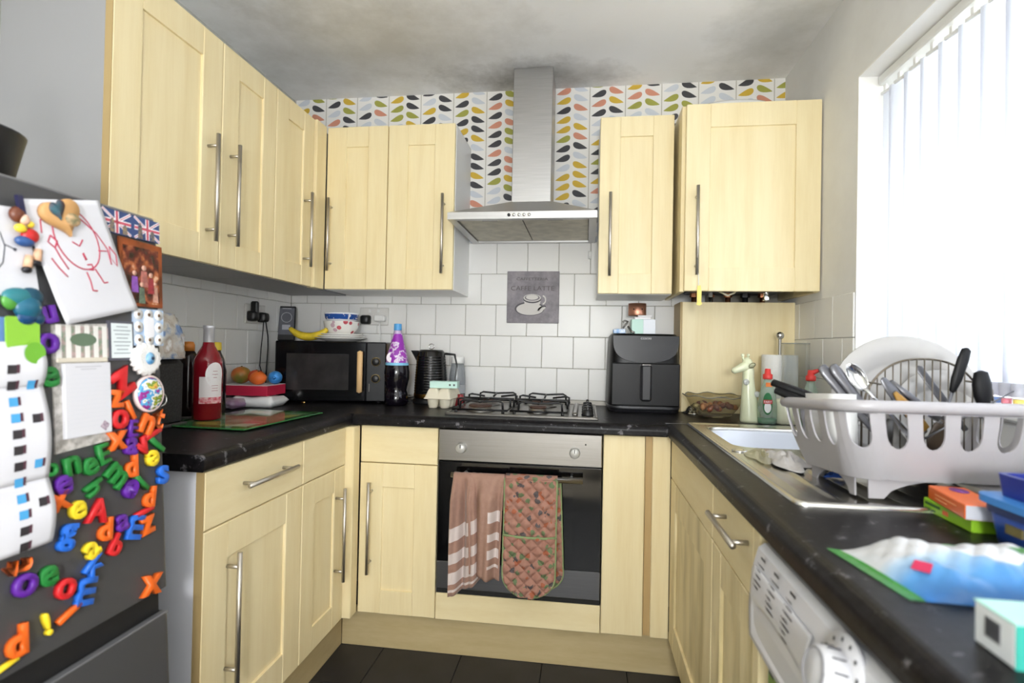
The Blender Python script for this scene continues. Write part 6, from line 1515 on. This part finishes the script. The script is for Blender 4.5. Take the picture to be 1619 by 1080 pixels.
for y0, h in ((-.045, .026), (-.018, .018), (.016, .030), (.045, .020)):
    q = LB(); q.prism([(y0 - .005, -.02), (y0 + .005, -.02), (y0 + .004, -.02 + h * .8), (y0, -.02 + h), (y0 - .004, -.02 + h * .8)], .0048, .0056); q.build('tower_print', TW, sp_)
# bronze framed photograph
t = NT('bronze_photo_print'); f = t.ramp(t.noise((1, 1, .5), 46, 4), [(.36, rgb((34, 16, 18))), (.5, rgb((92, 34, 30))), (.62, rgb((170, 96, 60))), (.7, rgb((214, 170, 140)))]); t.l(f, t.b.inputs['Base Color']); t.b.inputs['Roughness'].default_value = .2
ph, c_ = flat('photo_magnet', 'dark red photograph of a group of people in a coppery frame', 'photo', [(-.100, 1.355), (-.001, 1.352), (-.003, 1.230), (-.100, 1.230)], M('copper_frame', (168, 88, 50), .3, .4, vary=.4, vs=30), .004, .0015)
q = LB(); q.box(-.042, .040, -.056, .050, .004, .0046); q.build('picture', t.m, ph)
rnd = random.Random(11)
for i, (y, z, s) in enumerate(((-.018, -.006, 1), (.004, .006, 1.1), (.020, -.006, 1), (-.002, -.026, .9), (.030, -.022, .8))):
    cc_ = [(150, 90, 190), (196, 120, 110), (180, 60, 70), (110, 130, 110), (214, 160, 140)][i]
    q = LB(); q.prism([(y - .008 * s, z - .030), (y + .008 * s, z - .030), (y + .006 * s, z), (y - .006 * s, z)], .0046, .0050); q.build('person_print', M('figure_print_%d' % i, cc_, .4, vary=.3, vs=90), ph)
    q = LB(); q.lathe([(0, 0), (.0048 * s, 0), (.0048 * s, .0005), (0, .0005)], (0, 0, 0), 12); q.bm.transform(Matrix.Translation((y, z + .006, .0046))); q.build('face_print', M('face_print', (206, 160, 140), .5), ph)
# daisy tile, framed verse
dt, c_ = flat('tile_magnet', 'blue and white daisy patterned magnet at the door edge', 'magnet', [(-.072, 1.226), (-.001, 1.226), (-.003, 1.156), (-.073, 1.156)], M('daisy_blue', (150, 178, 214), .35, c2=(206, 218, 232), vs=60), .004)
for i in range(3):
    for j in range(3):
        if (i, j) == (1, 1): continue
        y, z = -.024 + i * .024, .024 - j * .024; q = LB(); q.lathe([(0, 0), (.0105, 0), (.0105, .0008), (0, .0008)], (0, 0, 0), 10); q.bm.transform(Matrix.Translation((y, z, .004))); f = q.build('daisy', M('daisy_white', (236, 236, 236), .4), dt)
        q = LB(); q.lathe([(0, 0), (.0034, 0), (.0034, .0006), (0, .0006)], (0, 0, 0), 8); q.bm.transform(Matrix.Translation((y, z, .0048))); q.build('daisy_eye', M('daisy_eye', (110, 84, 60), .5), f)
q = LB(); q.prism(rrect(-.011, .011, -.019, .019, .006), .004, .0055); q.build('white_plaque', WH, dt)
vt, c_ = flat('verse_magnet', 'small framed magnet with a printed verse, left of the daisy magnet', 'magnet', [(-.127, 1.200), (-.075, 1.200), (-.076, 1.129), (-.126, 1.129)], M('frame_slate', (84, 84, 96), .4), .005)
q = LB(); q.box(-.021, .023, -.031, .031, .005, .0056); q.build('verse_card', M('verse_pale', (222, 230, 232), .5), vt)
for i in range(8):
    w = .012 + .006 * ((i * 5) % 3) / 2; q = LB(); q.box(-w + .001, w + .001, .024 - i * .0068, .0258 - i * .0068, .0056, .0060); q.build('verse_line', M('verse_ink', (150, 160, 166), .6), vt)
# notepad on a fence-patterned backing
npd, c_ = flat('notepad', 'magnetic shopping notepad with a striped picket fence header', 'notepad', [(-.226, 1.188), (-.128, 1.194), (-.128, .990), (-.226, .984)], M('notepad_backing', (206, 202, 198), .5, c2=(150, 146, 140), vs=90), .003, .0006)
cy_, cz_ = c_
for i in range(6):
    q = LB(); y = -.044 + i * .0165; q.box(y, y + .009, .045, .100, .003, .0036); q.build('fence_slat', M('fence_print', (228, 226, 222), .5), npd)
    q = LB(); q.box(y + .009, y + .0165, .045, .098, .003, .0033); q.build('hedge_print', M('hedge_print', (120, 144, 122), .5, c2=(190, 160, 160), vs=120), npd)
q = LB(); q.ring([[(.003 + r * .024 * math.cos(2 * PI * k / 24), .076 + r * .011 * math.sin(2 * PI * k / 24), .0040) for k in range(24)] for r in (1, .01)], True, False); q.build('green_plaque', M('plaque_green', (98, 118, 96), .5), npd)
q = LB(); q.box(-.046, .046, .038, .046, .003, .007, .002); q.build('binding_strip', M('binding_cream', (214, 206, 190), .5), npd)
q = LB(); q.box(-.037, .047, -.084, .037, .003, .010, .0008); pd_ = q.build('paper_block', M('pad_white', (214, 214, 220), .8), npd)
for i in range(13):
    q = LB(); q.box(-.030, .042, .018 - i * .0072, .0184 - i * .0072, .010, .0103); q.build('ruled_line', M('rule_grey', (206, 208, 214), .8), pd_)
for w, z in ((.024, .030), (.014, .026)): q = LB(); q.box(.005 - w, .005 + w, z, z + .0016, .010, .0103); q.build('heading_line', M('heading_grey', (186, 186, 192), .8), pd_)
q = LB(); q.prism([(.032, -.062), (.042, -.070), (.034, -.080), (.024, -.072)], .010, .0104); q.build('corner_print', M('corner_print', (196, 180, 190), .6, c2=(120, 100, 120), vs=200), pd_)
# crocheted eye and round souvenir
ey = on_door('crochet_magnet', 'white crocheted round magnet with a blue bead centre', 'magnet', -.050, 1.130, x=.004)
m = LB(); n = 60; m.ring([[((.033 * q + (.0025 * math.cos(18 * 2 * PI * k / n) if q > .9 else 0)) * math.cos(2 * PI * k / n), (.030 * q + (.0025 * math.cos(18 * 2 * PI * k / n) if q > .9 else 0)) * math.sin(2 * PI * k / n), h) for k in range(n)] for q, h in ((1, 0), (1.0, .006), (.8, .011), (.5, .010), (.02, .009))]); m.build('crochet', M('white_cotton', (236, 234, 232), .95, bump=.6, bs=300), ey)
m = LB(); m.sphere((.003, .001, .010), .010, 16, 10, (1, 1.2, .6)); m.build('blue_bead', M('blue_bead', (50, 120, 176), .15, c2=(160, 200, 220), vs=70), ey)
m = LB(); m.sphere((.003, .001, .0160), .0035, 10, 8, (1, 1, .5)); m.build('bead_pupil', M('bead_pupil', (22, 40, 70), .15), ey)
so = on_door('souvenir_magnet', 'round multicoloured painted souvenir magnet with a pale rim', 'magnet', -.044, 1.064, x=.003)
t = NT('souvenir_paint'); f = t.ramp(t.noise((1, 1.6, 1), 42, 3), [(.34, rgb((150, 50, 140))), (.42, rgb((84, 160, 210))), (.5, rgb((236, 232, 226))), (.58, rgb((120, 150, 60))), (.64, rgb((226, 190, 80))), (.70, rgb((200, 70, 70)))], 'CONSTANT'); t.l(f, t.b.inputs['Base Color']); t.b.inputs['Roughness'].default_value = .2
m = LB(); m.ring([[(.034 * q * math.cos(2 * PI * k / 40), .035 * q * math.sin(2 * PI * k / 40), h) for k in range(40)] for q, h in ((1, 0), (1, .006), (.94, .008), (.86, .007))], True, True); m.build('rim', M('souvenir_rim', (226, 206, 204), .3), so)
m = LB(); m.ring([[(.0305 * q * math.cos(2 * PI * k / 40), .0315 * q * math.sin(2 * PI * k / 40), h) for k in range(40)] for q, h in ((1, .0072), (.8, .0095), (.02, .0105))], True, True); m.build('picture', t.m, so)
m = LB(); m.tube([(.030 + .012 * math.cos(a), -.014 + .012 * math.sin(a), .004) for a in [-1.6 + 3.2 * k / 10 for k in range(11)]], .0012, 6); m.build('ring', CHROME, so)
# bin calendar with folded panels
bc = on_door('bin_calendar', 'long white folded calendar printed with small blue and black squares', 'calendar', 0, 0, x=.006)
YL, YR_ = -.345, lambda z: -.250 + (.011 * (1.16 - z) / .31)
zsg = [1.160, 1.093, .952, .853]
for i in range(3):
    za, zb_ = zsg[i], zsg[i + 1]
    def cf(u, v, za=za, zb_=zb_): z = za + (zb_ - za) * v; r = YR_(z); return (YL + (r - YL) * u, z, .003 + .010 * abs(math.sin(PI * v)) * (u ** 1.2))
    m = LB(); m.grid(cf, 12, 14); pnl = m.build('panel', PAPER, bc, solid=.0006)
def cal_sq(u0, u1, z0, z1, mt, nm):
    def s(u, z):
        for i in range(3):
            if zsg[i] >= z >= zsg[i + 1]: v = (zsg[i] - z) / (zsg[i] - zsg[i + 1]); break
        r = YR_(z); return (u, z, .003 + .010 * abs(math.sin(PI * v)) * max(0, (u - YL) / (r - YL)) ** 1.2 + .0011)
    n = 4; q = LB(); q.grid(lambda a, b_: s(u0 + (u1 - u0) * a, z0 + (z1 - z0) * b_), n, n, uv=False); q.build(nm, mt, bc)
CB_, CK, CM = M('bin_blue', (72, 158, 212), .6), M('bin_black', (48, 44, 48), .6), M('bin_maroon', (84, 48, 62), .6)
col1 = 'KKBBKKKBBBKK'
for i, ch in enumerate(col1):
    z = 1.126 - i * .0236; sh_ = .0012 * i; cal_sq(-.302 + sh_, -.290 + sh_, z - .013, z, CB_ if ch == 'B' else CK, 'bin_square'); cal_sq(-.290 + sh_, -.286 + sh_, z - .012, z + .0006, CM, 'bin_square')
for z, ch in ((1.102, 'B'), (1.052, 'K'), (.984, 'B'), (.926, 'K')):
    d = (1.1 - z) * .05; cal_sq(-.273 + d, -.262 + d, z - .013, z, CB_ if ch == 'B' else CK, 'bin_square'); cal_sq(-.262 + d, -.258 + d, z - .012, z + .0006, CM, 'bin_square')
m = LB(); m.tube([(-.257, 1.158, .012), (-.275, 1.138, .012)], .0004, 4); 
m = LB(); m.prism(rrect(-.300, -.252, 1.150, 1.197, .004), .002, .005); m.build('green_header', M('calendar_green', (140, 196, 60), .5), bc)
m = LB(); m.ring([[(-.265 + q * .016 * math.cos(2 * PI * k / 24), 1.143 + q * .016 * math.sin(2 * PI * k / 24), .0115) for k in range(24)] for q in (1, .01)], True, False); m.build('green_disc', M('calendar_green_dark', (112, 178, 52), .5), bc)
# second paper at the far left, with a black pen drawing
p2 = on_door('drawing', 'white paper with a black pen drawing at the far left of the door', 'drawing', 0, 0, x=.0035)
m = LB(); m.prism([(-.345, 1.352), (-.262, 1.362), (-.244, 1.225), (-.345, 1.228)], 0, .0008); m.build('paper', PAPER, p2)
BP = M('black_pen', (60, 62, 72), .6)
for pts in ([(-.312, 1.325), (-.300, 1.318), (-.294, 1.300), (-.297, 1.275), (-.306, 1.262)], [(-.295, 1.302), (-.288, 1.300), (-.280, 1.297)]):
    m = LB(); m.tube([(y, z, .001) for y, z in pts], [(.0009, .0004)] * len(pts), 6, flat=(1, 0, 0)); m.build('pen_line', BP, p2)
m = LB(); m.sphere((-.280, 1.297, .001), .0028, 8, 6, (1, 1, .3)); m.build('pen_dot', BP, p2)
# small painted doll magnet, teal carved magnet, bars
dm = on_door('figure_magnet', 'small painted wooden figure magnet in red, yellow and blue', 'magnet', -.278, 1.330, x=.006)
def blob(nm, y, z, r, sc, c_, x=.006): m = LB(); m.sphere((y, z, x), r, 14, 10, sc); m.build(nm, M('paint_%d_%d_%d' % c_, c_, .35), dm)
blob('hair', -.004, .018, .011, (1, 1.1, .7), (104, 56, 36)); blob('face', .003, .012, .0075, (1, 1.1, .7), (226, 186, 164), .010); blob('sleeve', -.002, -.002, .0075, (1.2, .9, .7), (232, 204, 60), .009); blob('sleeve', .013, .007, .006, (1, .9, .7), (232, 204, 60), .008); blob('skirt', .014, -.010, .013, (1, .9, .6), (188, 36, 36)); blob('hem', .006, -.020, .012, (1.2, .7, .6), (48, 84, 140))
lg = on_door('leg_magnet', 'pair of small wooden doll legs with black shoes under the painted figure', 'magnet', -.268, 1.280, x=.005)
for y, z in ((0, -.004), (.014, .008)):
    m = LB(); m.tube([(y + .003, z + .014, .006), (y, z - .004, .006)], [.005, .006], 10); m.build('leg', M('doll_skin', (214, 172, 140), .4), lg)
    m = LB(); m.sphere((y - .001, z - .008, .006), .0068, 12, 8, (1.1, .8, .8)); m.build('shoe', M('doll_shoe', (24, 22, 28), .3), lg)
tm = on_door('carved_magnet', 'teal and blue carved resin magnet under the drawing', 'magnet', -.268, 1.216, x=.004)
for y, z, r, sc, c_ in ((-.012, .010, .020, (1.2, .7, .4), (44, 120, 130)), (.006, .012, .018, (1, .8, .4), (24, 74, 96)), (.0, -.004, .021, (1, .9, .5), (30, 96, 122)), (.010, -.004, .010, (1, .5, .9), (150, 160, 130)), (-.002, -.020, .014, (1.1, .8, .5), (20, 66, 110)), (-.024, .004, .014, (.9, 1, .4), (80, 150, 60)), (.016, -.020, .010, (1, 1, .5), (20, 60, 90))):
    m = LB(); m.sphere((y, z, .005), r, 16, 10, sc); m.build('carving', M('resin_%d_%d_%d' % c_, c_, .3), tm)
o = on_door('navy_bar_magnet', 'short navy bar magnet at the top left of the drawing', 'magnet', -.280, 1.362, x=.012); m = LB(); m.prism([(-.006, .014), (.002, .015), (.007, -.014), (-.001, -.015)], 0, .006); m.build('bar', M('navy_bar', (36, 36, 70), .4), o)
o = on_door('note_magnet', 'pale blue square note tucked left of the green calendar header', 'note', -.306, 1.178, x=.0006); m = LB(); m.box(-.02, .012, -.018, .018, 0, .003, .001); m.build('note', M('pale_blue_note', (110, 150, 210), .5), o)
# plant pot on the fridge
pc_ = (.478, -1.815, 1.4125)
pp = thing('potted_plant', 'green plant in a black pot on top of the fridge', 'plant', pc_)
m = MB(); m.lathe([(0, 0), (.070, 0), (.074, .006), (.088, .075), (.090, .082), (.082, .082), (.078, .068), (0, .066)], pc_, 32); m.build('pot', BLACKPL, pp)
rnd = random.Random(3)
for k in range(16):
    a = rnd.uniform(3.3, 5.2); L_ = rnd.uniform(.02, .075); h = rnd.uniform(.04, .20); c0 = Vector((pc_[0], pc_[1], pc_[2] + .07))
    tip = c0 + Vector((L_ * math.cos(a), L_ * math.sin(a), h)); mid = c0 + (tip - c0) * .6 + Vector((0, 0, .03))
    m = MB(); m.tube([c0, mid, tip], [(.001, .001), (.0015, .001), (.001, .001)], 6); s_ = m.build('stem', M('stem_green', (96, 140, 70), .6), pp)
    d_ = Vector((math.cos(a), math.sin(a), .3)).normalized(); sd_ = d_.cross(Vector((0, 0, 1))).normalized(); l = .036; w = .014
    m = MB(); m.add([tuple(tip - d_ * .006), tuple(tip + d_ * l * .4 + sd_ * w), tuple(tip + d_ * l), tuple(tip + d_ * l * .4 - sd_ * w), tuple(tip + d_ * l * .45 + Vector((0, 0, .004)))], [(0, 1, 4), (1, 2, 4), (2, 3, 4), (3, 0, 4)], True); m.build('leaf', M('pale_leaf', (176, 206, 130), .5), s_)
